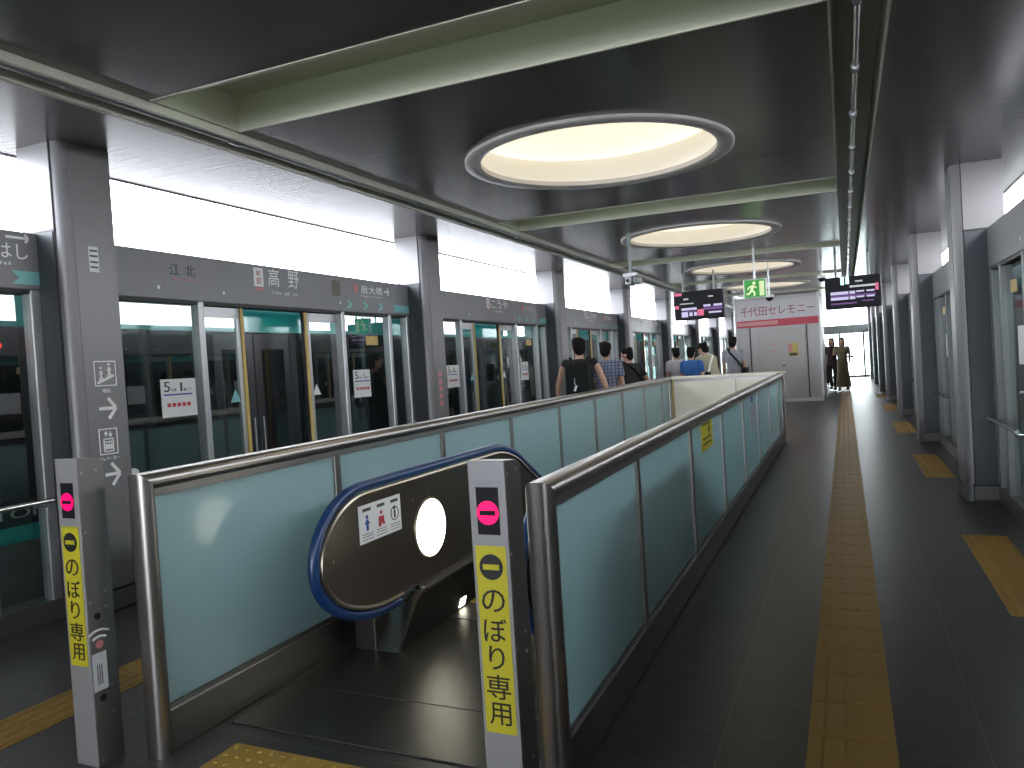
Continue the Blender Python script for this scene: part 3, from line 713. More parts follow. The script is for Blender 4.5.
for x, nm in ((BXL, 'left'), (BXR, 'right')):
    s = 1 if x == BXL else -1
    bm = new_bm(); tube(bm, smooth_line(outline(RC, 3.42, 0), x), 0.027, 12); obj('handrail', bm, m_blue, esc, True)
    bm = new_bm(); tube(bm, smooth_line(outline(RC - 0.038, 3.44, 0), x + s * 0.02), 0.013, 8); obj('rail_moulding', bm, m_balulite, esc, True)
    o_ = outline(RC - 0.04, 3.62, 0)
    y, z = o_[-1]
    pts = o_ + [(y, z - 0.75)] + [(5.2, 0.05)] + [(3.62, 0.12)]
    bm = new_bm(); prism(bm, pts, 'x', x - 0.02, x + 0.02); bal = obj('balustrade', bm, m_balu, esc)
    bm = new_bm(); disc(bm, (x + s * 0.02, 3.77, 0.565), 0.165, 'x', s * 0.012, 40); lp = obj('side_lamp', bm, m_lamp, bal, label='glowing round lamp')
    bm = new_bm(); tube(bm, [(x + s * 0.022, 3.77 + 0.172 * math.cos(q), 0.565 + 0.172 * math.sin(q)) for q in [2 * PI * i / 40 for i in range(40)]], 0.008, 6, closed=True); obj('lamp_rim', bm, m_balulite, bal, True)
    for (yy, zz) in ((2.86, 0.60), (3.60, 0.76), (3.77, 0.78), (3.95, 0.44)):
        bm = new_bm(); disc(bm, (x + s * 0.02, yy, zz), 0.008, 'x', s * 0.004, 8); obj('screw', bm, m_balulite, bal)
    # plinth under the newel and inner skirt
    bm = new_bm(); box(bm, x - s * 0.20, x - s * 0.065, 3.28, 3.9, 0, 0.18, 0.008); obj('newel_plinth', bm, m_balu, esc)
    xa, xb_ = (x - 0.06, x + 0.06) if s > 0 else (x - 0.06, x + 0.06)
    bm = new_bm(); prism(bm, [(3.30, 0.0), (3.50, 0.195), (3.56, 0.230), (4.75, 0.240), (5.2, 0.05), (9.0, 0.05 - 3.8 * SL), (9.0, -0.5 - 3.8 * SL), (5.0, -0.4), (4.2, 0.0)], 'x', xa, xb_)
    obj('skirt', bm, m_black, esc)
    bm = new_bm(); prism(bm, [(3.275, 0.0), (3.305, 0.0), (3.50, 0.205), (3.56, 0.236), (4.75, 0.246), (4.75, 0.262), (3.55, 0.252), (3.47, 0.226)], 'x', xa - 0.006, xb_ + 0.006)
    obj('skirt_cap', bm, m_steel, esc)
    bm = new_bm(); box(bm, xa - 0.004, xb_ + 0.01, 3.57, 3.62, 0.248, 0.258); obj('cap_band', bm, m_chrome, esc)
    bm = new_bm(); prism(bm, [(3.98, 0.02), (4.05, 0.02), (4.08, 0.065), (4.01, 0.065)], 'x', x + s * 0.055, x + s * 0.064); obj('comb_light', bm, m_lamp, esc)
# warning sticker with three pictograms
x = BXL + 0.021
bm = new_bm(); box(bm, x, x + 0.003, 3.08, 3.465, 0.625, 0.82); stk = obj('notice', bm, m_paper, esc)
for q in range(3):
    yq = 3.09 + q * 0.127
    bm = new_bm()
    for z in (0.785,): box(bm, x + .003, x + .004, yq + .025, yq + .095, z, z + .016)
    for z in (0.640, 0.655, 0.668): box(bm, x + .003, x + .004, yq + .012, yq + .108, z, z + .003)
    obj('printed_line', bm, m_greyink, stk)
    bm = new_bm()
    disc(bm, (x + .003, yq + .06, 0.755), 0.011, 'x', 0.001, 12)
    if q == 0: box(bm, x + .003, x + .004, yq + .05, yq + .07, 0.685, 0.742); box(bm, x + .003, x + .004, yq + .04, yq + .08, 0.72, 0.73)
    if q == 1: box(bm, x + .003, x + .004, yq + .035, yq + .085, 0.70, 0.735); disc(bm, (x + .003, yq + .045, 0.695), 0.014, 'x', 0.001, 12); disc(bm, (x + .003, yq + .08, 0.695), 0.010, 'x', 0.001, 12)
    if q == 2:
        box(bm, x + .003, x + .004, yq + .052, yq + .068, 0.70, 0.742)
        tube(bm, [(x + .003, yq + .06 + .036 * math.cos(a), 0.725 + .036 * math.sin(a)) for a in [2 * PI * i / 20 for i in range(20)]], 0.003, 5, closed=True)
    obj('pictogram', bm, (m_blueink, m_redink, m_greyink)[q], stk)
# landing plates, comb and steps
for a, b in ((2.40, 2.80), (2.805, 3.84)):
    bm = new_bm(); box(bm, -2.52, -1.03, a, b, 0.0, 0.006, 0.002); obj('landing_plate', bm, m_plate, esc)
bm = new_bm(); box(bm, -2.24, -1.31, 3.845, 4.2, -0.02, 0.008); obj('comb_plate', bm, m_steeld, esc)
bm = new_bm(); box(bm, -2.24, -1.31, 4.13, 4.21, 0.002, 0.012); obj('comb', bm, m_edge, esc)
m_step = P('step_dark_metal', (0.06, 0.06, 0.06), 0.4, metal=0.7)
yy, zz = 4.21, 0.0
for k in range(13):
    drop = 0 if k < 2 else (0.08 if k == 2 else 0.21)
    zz -= drop
    bm = new_bm(); box(bm, -2.235, -1.315, yy, yy + 0.40, zz - 0.2, zz - 0.012)
    for q in range(23): box(bm, -2.23 + q * 0.04, -2.215 + q * 0.04, yy, yy + 0.40, zz - 0.012, zz)
    sp = obj('step', bm, m_step, esc)
    bm = new_bm(); box(bm, -2.235, -1.315, yy - 0.001, yy + 0.03, zz - 0.011, zz + 0.001); obj('edge_strip', bm, m_edge, sp)
    yy += 0.40

# ------------------------------------------------------------------ escalator signposts
def signpost(x0, x1, lab, side_detail):
    y0, y1, h = 1.95, 2.065, 1.224 if side_detail else 1.207
    t = thing('signpost', lab, 'signpost', ((x0 + x1) / 2, 2.0, 0), 'escalator signposts')
    bm = new_bm(); prism(bm, [(y0, 0), (y1, 0), (y1, h - 0.025), (y1 - 0.02, h - 0.008), (y0 + 0.004, h), (y0, h - 0.004)], 'x', x0, x1); obj('body', bm, m_steeld, t)
    bm = new_bm(); box(bm, x0 - 0.001, x1 + 0.001, y0 - 0.004, y0 + 0.004, 0.0, h + 0.001, 0.002); fp = obj('face_plate', bm, m_face, t)
    xm = (x0 + x1) / 2; w = x1 - x0
    bm = new_bm(); box(bm, xm - 0.036, xm + 0.036, y0 - 0.006, y0 - 0.003, 0.99, 1.13); dp = obj('display', bm, m_screen, fp)
    bm = new_bm(); disc(bm, (xm, y0 - 0.006, 1.055), 0.035, 'y', -0.003, 36); obj('no_entry_light', bm, m_red, dp)
    bm = new_bm(); box(bm, xm - 0.025, xm + 0.025, y0 - 0.011, y0 - 0.0085, 1.048, 1.062); obj('no_entry_bar', bm, m_screen, dp)
    bm = new_bm(); box(bm, xm - 0.049, xm + 0.049, y0 - 0.006, y0 - 0.003, 0.40, 0.957); yp = obj('yellow_plate', bm, m_yellow, fp)
    bm = new_bm(); disc(bm, (xm, y0 - 0.006, 0.895), 0.038, 'y', -0.002, 36); obj('no_entry_mark', bm, m_ink, yp)
    bm = new_bm(); box(bm, xm - 0.026, xm + 0.026, y0 - 0.0095, y0 - 0.0078, 0.887, 0.903); obj('no_entry_bar', bm, m_yellow, yp)
    for ch, z, hh, ww in (('の', 0.762, 0.066, 0.074), ('ぼ', 0.673, 0.070, 0.074), ('り', 0.590, 0.070, 0.050), ('専', 0.502, 0.072, 0.078), ('用', 0.425, 0.066, 0.070)):
        text(ch, m_ink, (xm - ww / 2, y0 - 0.0062, z), (1, 0, 0), UZ, ww, hh, parent=yp)
    for yy, z in ((1.968, 1.165), (2.03, 1.17), (1.965, 0.93), (2.03, 0.68), (1.965, 0.65), (2.03, 0.62), (2.03, 0.30), (2.03, 0.19), (1.97, 0.02)):
        bm = new_bm(); disc(bm, (x1, yy, z), 0.006, 'x', 0.002, 10); obj('screw', bm, m_alu, t)
    if side_detail:
        for z in (0.59, 0.262):
            bm = new_bm(); disc(bm, (x1, 1.99, z), 0.014, 'x', 0.002, 16); obj('sensor_hole', bm, m_ink, t)
        bm = new_bm()
        for r in (0.05, 0.075): tube(bm, [(x1 + .001, 1.99 + r * math.cos(q), 0.46 + r * math.sin(q)) for q in [math.radians(55 + 70 * i / 8) for i in range(9)]], 0.005, 6)
        obj('sensor_mark', bm, m_white, t)
        bm = new_bm(); disc(bm, (x1, 1.99, 0.478), 0.017, 'x', 0.002, 16); obj('sensor_lens', bm, m_pink, t)
        bm = new_bm(); box(bm, x1, x1 + 0.002, 1.955, 2.015, 0.295, 0.445); lb = obj('label', bm, m_paper, t)
        bm = new_bm()
        for q in range(3): box(bm, x1 + .002, x1 + .003, 1.972 + q * .009, 1.975 + q * .009, 0.32, 0.40)
        obj('printed_line', bm, m_greyink, lb)
    return t
signpost(-2.885, -2.765, 'steel signpost with red no-entry light and yellow plate, outside the fence by the train doors', True)
signpost(-1.035, -0.918, 'steel signpost with red no-entry light and yellow plate, at the walkway fence end', False)
bm = new_bm(); box(bm, -2.765, -2.655, 2.06, 2.066, 0.13, 1.06)
o = obj('acrylic_guard', bm, m_clear); tag(o, 'clear acrylic guard plate between the outer signpost and the fence post', 'guard plate'); center(o)

# ------------------------------------------------------------------ tactile paving
def bars(x0, x1, y0, y1, lab, along='y', tile=0.3, mat=m_tact):
    t = thing('tactile_paving', lab, 'tactile paving', ((x0 + x1) / 2, (y0 + y1) / 2, 0))
    bm = new_bm(); n = max(1, round((y1 - y0) / tile)); L = (y1 - y0) / n; nx = max(1, round((x1 - x0) / tile)); wx = (x1 - x0) / nx
    for j in range(nx):
        for i in range(n): box(bm, x0 + j * wx + 0.002, x0 + (j + 1) * wx - 0.002, y0 + i * L + 0.003, y0 + (i + 1) * L - 0.003, 0, 0.004)
    for j in range(nx):
        for i in range(n):
            for q in range(4):
                xc = x0 + j * wx + wx * (q + 0.5) / 4
                box(bm, xc - 0.016, xc + 0.016, y0 + i * L + 0.02, y0 + (i + 1) * L - 0.02, 0.004, 0.008)
    obj('tile', bm, mat, t)
    return t
bars(-0.20, 0.105, 0.9, 30.3, 'long ochre tactile guide strip running down the open walkway')
bars(-3.62, -3.32, 0.9, 30.3, 'long ochre tactile guide strip between the escalator fence and the train doors')
def dots(x0, x1, y0, y1, lab, group=None):
    t = thing('tactile_paving', lab, 'tactile paving', ((x0 + x1) / 2, (y0 + y1) / 2, 0), group)
    bm = new_bm(); nx = max(1, round((x1 - x0) / 0.3)); ny = max(1, round((y1 - y0) / 0.3)); wx = (x1 - x0) / nx; wy = (y1 - y0) / ny
    for j in range(nx):
        for i in range(ny): box(bm, x0 + j * wx + .002, x0 + (j + 1) * wx - .002, y0 + i * wy + .002, y0 + (i + 1) * wy - .002, 0, 0.004)
    for a in range(nx * 5):
        for b in range(ny * 5):
            cx, cy_ = x0 + wx / 5 * (a + .5), y0 + wy / 5 * (b + .5)
            bmesh.ops.create_cone(bm, cap_ends=True, segments=8, radius1=0.014, radius2=0.009, depth=0.006, matrix=Matrix.Translation((cx, cy_, 0.006)))
    obj('tile', bm, m_tactb if group is None else m_tact, t)
    return t
dots(-2.36, -1.16, 1.67, 2.27, 'bright yellow dotted tactile block on the floor before the escalator')
for k in range(0, 5):
    dots(0.73, 1.02, 4.60 + MOD * k, 6.45 + MOD * k, 'ochre dotted tactile patch before the walkway-side doors, %s of the row' % ORD[k], 'tactile patches before the walkway doors')

# ------------------------------------------------------------------ cabin at the far end of the platform
CY = 22.5
t = thing('equipment_cabin', 'grey equipment cabin with a white and red banner across its top', 'cabin', (-1.75, CY + 2.2, 0))
cx0, cx1 = -2.86, -0.61
bm = new_bm(); box(bm, cx0, cx1, CY, CY + 4.4, 0.0, 3.03); obj('wall', bm, m_cabin, t)
bm = new_bm(); box(bm, cx0, cx1, CY - 0.02, CY, 2.37, 2.93); bn = obj('banner', bm, m_cabinw, t)
bm = new_bm(); box(bm, -1.68, cx1 + 0.01, CY - 0.03, CY, 2.17, 2.37); obj('banner_band', bm, m_banner, t)
bm = new_bm(); box(bm, cx0 - 0.01, -1.68, CY - 0.03, CY, 2.17, 2.37); bp_ = obj('banner_band', bm, m_banner, t)
bm = new_bm(); box(bm, cx0 + 0.05, -1.70, CY - 0.034, CY - 0.03, 2.22, 2.33); obj('pale_panel', bm, m_bannerp, bp_)
text('千代田セレモニー', m_cabink, (-2.72, CY - 0.021, 2.49), (1, 0, 0), UZ, 2.0, 0.27, parent=bn)
for a in (-2.50, -0.98):
    bm = new_bm(); box(bm, a, a + 0.035, CY - 0.012, CY, 0.0, 2.16); obj('door_seam', bm, m_greyink, t)
bm = new_bm(); box(bm, -2.30, -1.02, CY - 0.03, CY, 0.03, 2.12, 0.01); dd = obj('door', bm, P('cabin_door_paint', (0.45, 0.44, 0.445), 0.4), t)
bm = new_bm(); box(bm, -1.64, -1.56, CY - 0.06, CY - 0.03, 1.02, 1.05); obj('handle', bm, m_ink, dd)
bm = new_bm(); box(bm, -1.46, -1.20, CY - 0.036, CY - 0.03, 1.28, 1.66); po = obj('poster', bm, P('poster_yellow', (0.52, 0.42, 0.12), 0.5), dd)
bm = new_bm(); box(bm, -1.46, -1.36, CY - 0.038, CY - 0.036, 1.42, 1.64); obj('poster_print', bm, m_pink, po)
bm = new_bm(); box(bm, -1.44, -1.23, CY - 0.038, CY - 0.036, 1.30, 1.38); obj('poster_print', bm, m_greyink, po)
bm = new_bm()
for z in (1.62, 1.46): box(bm, -1.95, -1.75, CY - 0.034, CY - 0.03, z, z + 0.03)
obj('notice', bm, m_bannerp, dd)
bm = new_bm(); box(bm, cx0 - 0.01, cx1 + 0.01, CY - 0.04, CY + 4.41, 0, 0.09); obj('plinth', bm, m_paper, t)
for a in (cx1 - 0.03, cx0 - 0.025):
    bm = new_bm(); box(bm, a, a + 0.055, CY - 0.03, CY + 0.03, 0.09, 3.04); obj('corner_trim', bm, m_alu, t)

# glazed end of the platform
t = thing('end_screen', 'grey framed glass screen closing the bright far end of the platform', 'glass screen', (-1.8, YE, 0))
bm = new_bm()
box(bm, -4.6, 1.1, YE, YE + 0.12, 2.05, 2.45)
for x in (-4.6, -3.4, -2.2, -1.0, -0.25, 0.75): box(bm, x, x + 0.09, YE + 0.02, YE + 0.10, 0, 2.05)
box(bm, -4.6, 1.1, YE + 0.02, YE + 0.10, 0.0, 0.10); box(bm, -0.25, 0.35, YE + 0.03, YE + 0.09, 0.92, 1.02); box(bm, 0.32, 0.36, YE + 0.03, YE + 0.09, 0.10, 2.05)
obj('frame', bm, m_frame, t)
bm = new_bm(); box(bm, -4.6, 1.1, YE + 0.055, YE + 0.065, 0.1, 2.05); obj('pane', bm, m_glass, t)
bm = new_bm(); box(bm, -60, 60, -30, 120, -9.2, -9); struct('ground', bm, m_ground)
for s_, x in ((1, -8.2), (-1, 4.6)):
    bm = new_bm(); box(bm, x, x + 0.25, -10, 60, -9, 0.35); struct('trim_1' if s_ > 0 else 'trim_2', bm, m_concrete)
bm = new_bm(); box(bm, -8.2, -5.0, -10, 37.9, -1.3, -0.9); box(bm, 1.4, 4.6, -10, 37.9, -1.3, -0.9); struct('trim_3', bm, m_concrete)

# ------------------------------------------------------------------ hanging equipment
def board(x0, x1, y, z0, z1, lab, kind):
    t = thing('departure_board', lab, 'departure board', ((x0 + x1) / 2, y, z0), 'hanging departure boards')
    bm = new_bm(); box(bm, x0, x1, y, y + 0.22, z0, z1, 0.012); cs = obj('housing', bm, m_screen, t)
    bm = new_bm()
    for x in (x0 + 0.18, x1 - 0.18): tube(bm, [(x, y + 0.11, z1 - 0.01), (x, y + 0.11, zc(x) + 0.01)], 0.02, 8)
    obj('hanger', bm, m_frame, t, True)
    w, h = x1 - x0, z1 - z0
    def q(name, mat, rs):
        for a, b, c, d in rs:
            bm = new_bm(); box(bm, x0 + a * w, x0 + b * w, y - 0.004, y + 0.002, z0 + c * h, z0 + d * h); obj(name, bm, mat, cs)
    if kind == 'R':
        q('text_row', m_ledw, [(.10, .42, .44, .53), (.44, .54, .44, .53), (.56, .70, .48, .53), (.74, .88, .48, .53), (.10, .42, .27, .36), (.44, .54, .27, .36), (.56, .70, .31, .36), (.74, .88, .31, .36)])
        q('route_row', m_ledp, [(.10, .56, .13, .18), (.66, .86, .18, .22), (.10, .9, .37, .42)])
        q('heading', m_paper, [(.45, .9, .64, .70), (.55, .68, .80, .85)])
        q('clock', m_ledt, [(.29, .35, .74, .99), (.38, .44, .76, .99)])
        q('alert_strip', m_ledr, [(.90, .955, .50, .72)])
    else:
        q('text_row', m_ledw, [(.15, .46, .34, .42), (.60, .74, .42, .49), (.80, .97, .42, .49), (.15, .28, .10, .28), (.31, .37, .13, .26), (.40, .46, .13, .26), (.70, .95, .18, .24)])
        q('route_row', m_ledp, [(.60, .98, .30, .40), (.16, .44, .28, .31)])
        q('alert_strip', m_ledr, [(.02, .10, .40, .52), (.02, .17, .86, .96), (.47, .60, .12, .34)])
        q('heading', m_paper, [(.20, .30, .70, .76), (.70, .80, .74, .79), (.12, .40, .55, .59)])
    return t
board(-3.0, -2.06, 14.6, 2.17, 2.72, 'black hanging departure board above the people beside the train doors', 'L')
board(-0.27, 0.60, 14.0, 2.12, 2.66, 'black hanging departure board above the open walkway', 'R')
# emergency exit sign
t = thing('exit_sign', 'green lit exit sign with a running figure, hanging before the grey cabin', 'exit sign', (-1.21, 12.0, 2.3))
bm = new_bm(); box(bm, -1.385, -1.045, 12.0, 12.07, 2.295, 2.59, 0.006); hs = obj('housing', bm, m_alu, t)
bm = new_bm(); box(bm, -1.37, -1.06, 11.995, 12.0, 2.308, 2.577); pn = obj('panel', bm, m_exit, t)
bm = new_bm()
box(bm, -1.15, -1.08, 11.992, 11.995, 2.33, 2.55)                                   # doorway
obj('doorway_mark', bm, m_exitw, pn)
bm = new_bm(); disc(bm, (-1.225, 11.9935, 2.525), 0.025, 'y', -0.003, 16)
def seg_y(bm, a, b, r, y=11.9935):
    p0, p1 = Vector(a), Vector(b); d = (p1 - p0).normalized(); n_ = Vector((-d.y, d.x)) * r
    prism(bm, [tuple(p0 + n_), tuple(p0 - n_), tuple(p1 - n_), tuple(p1 + n_)], 'y', y, y - 0.003)
for a, b, r in (((-1.24, 2.49), (-1.265, 2.42), .020), ((-1.265, 2.42), (-1.22, 2.38), .013), ((-1.22, 2.38), (-1.23, 2.33), .011), ((-1.265, 2.42), (-1.31, 2.36), .013), ((-1.31, 2.36), (-1.345, 2.37), .010), ((-1.24, 2.485), (-1.19, 2.455), .010), ((-1.245, 2.485), (-1.30, 2.47), .010), ((-1.30, 2.47), (-1.32, 2.43), .009)):
    seg_y(bm, a, b, r)
obj('running_figure', bm, m_exitw, pn)
bm = new_bm(); tube(bm, [(-1.215, 12.035, 2.585), (-1.215, 12.035, 3.08)], 0.014, 8); obj('hanger', bm, m_alu, t, True)
# surveillance cameras
t = thing('surveillance_camera', 'grey surveillance camera on a thin pole hanging from the ceiling near the second round light', 'camera', (-2.45, 9.35, 2.45))
px, py = -2.445, 9.35
bm = new_bm(); tube(bm, [(px, py, 2.52), (px, py, zc(px) + 0.01)], 0.018, 8); obj('pole', bm, m_frame, t, True)
bm = new_bm(); box(bm, px - 0.09, px + 0.09, py - 0.05, py + 0.05, 2.53, 2.58, 0.008); obj('bracket', bm, m_alu, t)
bm = new_bm(); box(bm, px - 0.035, px + 0.035, py - 0.17, py + 0.06, 2.42, 2.51, 0.012); bd = obj('body', bm, m_paper, t)
bm = new_bm(); box(bm, px - 0.045, px + 0.045, py - 0.20, py + 0.05, 2.508, 2.518); obj('sun_hood', bm, m_paper, bd)
bm = new_bm(); disc(bm, (px, py - 0.17, 2.465), 0.025, 'y', -0.012, 16); obj('lens', bm, m_ink, bd)
bm = new_bm(); box(bm, px + 0.06, px + 0.13, py - 0.15, py + 0.06, 2.43, 2.51, 0.01); obj('second_body', bm, m_frame, t)
px, py = -1.18, 14.0
t = thing('surveillance_camera', 'small white dome camera hanging in front of the red banner lettering', 'camera', (px, py, 2.35))
bm = new_bm(); tube(bm, [(px, py, 2.45), (px, py, zc(px) + 0.01)], 0.014, 8); obj('pole', bm, m_alu, t, True)
bm = new_bm(); disc(bm, (px, py, 2.42), 0.075, 'z', 0.05, 24); obj('housing', bm, m_paper, t)
bm = new_bm(); ell(bm, (px, py, 2.415), 0.065, 0.065, 0.06); obj('dome', bm, m_screen, t, True)
px, py = -0.33, 15.0
t = thing('surveillance_camera', 'black dome camera hanging beside the walkway departure board', 'camera', (px, py, 2.7))
bm = new_bm(); tube(bm, [(px, py, 2.80), (px, py, zc(px) + 0.01)], 0.016, 8); obj('pole', bm, m_alu, t, True)
bm = new_bm(); disc(bm, (px, py, 2.76), 0.07, 'z', 0.05, 24); obj('housing', bm, m_paper, t)
bm = new_bm(); ell(bm, (px, py, 2.75), 0.07, 0.07, 0.065); obj('dome', bm, m_screen, t, True)

# ------------------------------------------------------------------ people
SKIN = P('skin', (0.50, 0.29, 0.21), 0.55)
HAIR = P('black_hair', (0.008, 0.007, 0.007), 0.75, spec=0.15)
SHOE = P('dark_shoe', (0.03, 0.03, 0.035), 0.5)
EYE_M = P('eye_dark', (0.02, 0.015, 0.015), 0.2)
def remeshed(bm, name, mat, voxel, smooth_it=2):
    me = bpy.data.meshes.new(name); bm.to_mesh(me); bm.free()
    o = bpy.data.objects.new(name, me); COL.objects.link(o)
    m1 = o.modifiers.new('r', 'REMESH'); m1.mode = 'VOXEL'; m1.voxel_size = voxel
    m2 = o.modifiers.new('s', 'SMOOTH'); m2.iterations = smooth_it; m2.factor = 0.5
    res = bpy.data.meshes.new_from_object(o.evaluated_get(bpy.context.evaluated_depsgraph_get()))
    bpy.data.objects.remove(o)
    res.materials.clear(); res.materials.append(mat)
    res.polygons.foreach_set('use_smooth', [True] * len(res.polygons))
    return res
def loft(bm, rings, n=20):
    """rings: (centre, rx vector, ry vector)"""
    R_ = []
    for c, a, b in rings:
        R_.append([bm.verts.new(c + a * math.cos(2 * PI * k / n) + b * math.sin(2 * PI * k / n)) for k in range(n)])
    for A, B in zip(R_, R_[1:]):
        for k in range(n): bm.faces.new((A[k], A[(k + 1) % n], B[(k + 1) % n], B[k]))
    bm.faces.new(R_[0][::-1]); bm.faces.new(R_[-1])
    bmesh.ops.recalc_face_normals(bm, faces=bm.faces)
def person(x, y, h, yaw, label, shirt, trousers, hair=HAIR, lean=0.0, headyaw=0.0, headpitch=0.0, armL=None, armR=None, stride=0.0, sleeve='short', longhair=False, mask=None, skirt=False, build=1.0, cap=None):
    """yaw 0 faces away from the camera (+Y); arms are (upper direction, lower direction) in the body's frame"""
    s = h / 1.72
    t = thing('person', label, 'person', (x, y, 0), 'passengers')
    Rz = Matrix.Rotation(yaw, 3, 'Z'); Rl = Matrix.Rotation(-lean, 3, 'X')
    hip = Vector((0, 0, 0.92))
    def U(p):                                            # upper body: leans about the hips
        p = Vector(p); return Rz @ (hip + Rl @ (p - hip)) * s + Vector((x, y, 0.007))
    def Lw(p): return Rz @ Vector(p) * s + Vector((x, y, 0.007))
    def Ud(v): return Rz @ (Rl @ Vector(v)) * s
    armL = armL or ((-0.12, 0.02, -1), (-0.03, 0.15, -1)); armR = armR or ((0.12, 0.02, -1), (0.03, 0.15, -1))
    sh = 0.185 * build
    arms = []
    for sd, ar in ((-1, armL), (1, armR)):
        S0 = Vector((sd * sh, 0, 1.405)); u = Vector(ar[0]).normalized(); l_ = Vector(ar[1]).normalized()
        E_ = S0 + u * 0.29; W_ = E_ + l_ * 0.255; arms.append((S0, E_, W_, l_, sd))
    legs = []
    for sd in (-1, 1):
        f = stride * sd
        H_ = Vector((sd * 0.095 * build, 0, 0.90)); K_ = Vector((sd * 0.10, f * 0.5 + 0.02, 0.49)); A_ = Vector((sd * 0.105, f - 0.02, 0.085 + max(0, -f) * 0.15))
        legs.append((H_, K_, A_, sd))
    hc = Vector((0, 0.015, 1.60))
    Hr = Matrix.Rotation(headyaw, 3, 'Z') @ Matrix.Rotation(headpitch, 3, 'X')
    nk = Vector((0, 0.0, 1.50))
    def HD(p): return U(nk + Hr @ (Vector(p) - nk))
    def HDr(): return (Rz @ Rl @ Hr)
    # ---- body
    bm = new_bm()
    def tring(z, rx, ry, oy=0.0): return (U((0, oy, z)), Ud((rx * build, 0, 0)), Ud((0, ry * build, 0)))
    loft(bm, [tring(0.84, .145, .10), tring(0.92, .160, .112), tring(1.04, .135, .098), tring(1.16, .140, .102), tring(1.28, .160, .112), tring(1.37, .165, .098), tring(1.43, .12, .075), tring(1.465, .06, .058)])
    tube(bm, [U((0, -0.005, 1.42)), U((0, 0.0, 1.48)), HD((0, 0.01, 1.56))], [0.062 * s, 0.055 * s, 0.055 * s], 12)
    ell(bm, HD(hc + Vector((0, 0, 0.02))), .078 * s, .095 * s, .105 * s, 18, 12, HDr())
    ell(bm, HD((0, .035, 1.545)), .055 * s, .06 * s, .05 * s, 14, 10, HDr())          # jaw
    ell(bm, HD((0, .108, 1.588)), .014 * s, .02 * s, .024 * s, 10, 8, HDr())           # nose
    ell(bm, HD((0, .098, 1.545)), .024 * s, .012 * s, .009 * s, 10, 6, HDr())          # lips
    for sd in (-1, 1): ell(bm, HD((sd * .08, .0, 1.60)), .012 * s, .022 * s, .032 * s, 10, 8, HDr())
    for S0, E_, W_, l_, sd in arms:
        tube(bm, [U(S0 - Vector((sd * .03, 0, 0))), U(S0 + (E_ - S0) * .25), U(E_), U(E_ + (W_ - E_) * .3), U(W_)], [.05 * s, .046 * s, .037 * s, .038 * s, .026 * s], 12)
        side = l_.cross(Vector((sd, 0, 0))); side = side.normalized() if side.length > .2 else Vector((0, 1, 0))
        palm = W_ + l_ * .05
        fw = Vector((0, 1, 0)) - l_ * l_.y; fw = fw.normalized() if fw.length > .2 else Vector((0, 0, 1))
        inn = l_.cross(fw) * (1 if l_.cross(fw).x * -sd > 0 else -1)
        tube(bm, [U(W_), U(W_ + l_ * .03), U(W_ + l_ * .085)], [.024 * s, .032 * s, .033 * s], 10)
        for q in range(4):
            b0 = W_ + l_ * .08 + fw * (.027 - q * .018); ln = (.068, .076, .070, .054)[q]
            tube(bm, [U(b0), U(b0 + l_ * ln * .5 + inn * .006), U(b0 + l_ * ln * .9 + inn * .022)], [.0095 * s, .0088 * s, .0075 * s], 7)
        b0 = W_ + l_ * .03 + fw * .026
        tube(bm, [U(b0), U(b0 + fw * .025 + l_ * .025 + inn * .01), U(b0 + fw * .030 + l_ * .055 + inn * .022)], [.0115 * s, .010 * s, .0085 * s], 7)
    for H_, K_, A_, sd in legs:
        tube(bm, [Lw(H_ + Vector((0, 0, .02))), Lw(H_.lerp(K_, .4)), Lw(K_), Lw(K_.lerp(A_, .3)), Lw(A_)], [.082 * s, .073 * s, .052 * s, .053 * s, .036 * s], 14)
        ell(bm, Lw(A_ + Vector((0, .06, -.045))), .042 * s, .115 * s, .038 * s, 14, 8, Rz)
    body = obj('body', remeshed(bm, 'body', SKIN, 0.0085 * s), None, t)
    # ---- eyes
    bm = new_bm()
    for sd in (-1, 1): ell(bm, HD((sd * .030, .097, 1.615)), .011 * s, .006 * s, .007 * s, 8, 6, HDr())
    obj('eyes', bm, EYE_M, t, True)
    # ---- hair
    bm = new_bm()
    ell(bm, HD((0, -.008, 1.648)), .090 * s, .105 * s, .092 * s, 18, 12, HDr())
    ell(bm, HD((0, -.045, 1.60)), .084 * s, .07 * s, .10 * s, 16, 10, HDr())
    for q in range(14):
        a = random.uniform(0, 2 * PI); ell(bm, HD((.06 * math.cos(a), -.01 + .075 * math.sin(a), 1.68 + random.uniform(-.01, .03))), .035 * s, .035 * s, .03 * s, 8, 6, HDr())
    if longhair:
        ell(bm, HD((0, -.065, 1.52)), .085 * s, .05 * s, .13 * s, 16, 10, HDr())
        for sd in (-1, 1): ell(bm, HD((sd * .075, -.02, 1.55)), .03 * s, .045 * s, .10 * s, 12, 8, HDr())
    obj('hair', remeshed(bm, 'hair', hair, 0.011 * s), None, t)
    # ---- shirt
    bm = new_bm(); e = 1.10
    loft(bm, [tring(0.82, .170, .125), tring(0.92, .172, .124), tring(1.04, .155, .116), tring(1.16, .157, .118), tring(1.28, .176, .126), tring(1.37, .182, .114), tring(1.435, .135, .09), tring(1.462, .078, .072)])
    for S0, E_, W_, l_, sd in arms:
        if sleeve == 'short': tube(bm, [U(S0 - Vector((sd * .06, 0, -.005))), U(S0), U(S0.lerp(E_, .70))], [.068 * s, .064 * s, .060 * s], 12)
        elif sleeve == 'long': tube(bm, [U(S0 - Vector((sd * .06, 0, -.005))), U(S0), U(E_), U(W_)], [.068 * s, .060 * s, .050 * s, .036 * s], 12)
        else: ell(bm, U(S0 - Vector((sd * .02, 0, 0))), .06 * s, .07 * s, .065 * s, 12, 8)
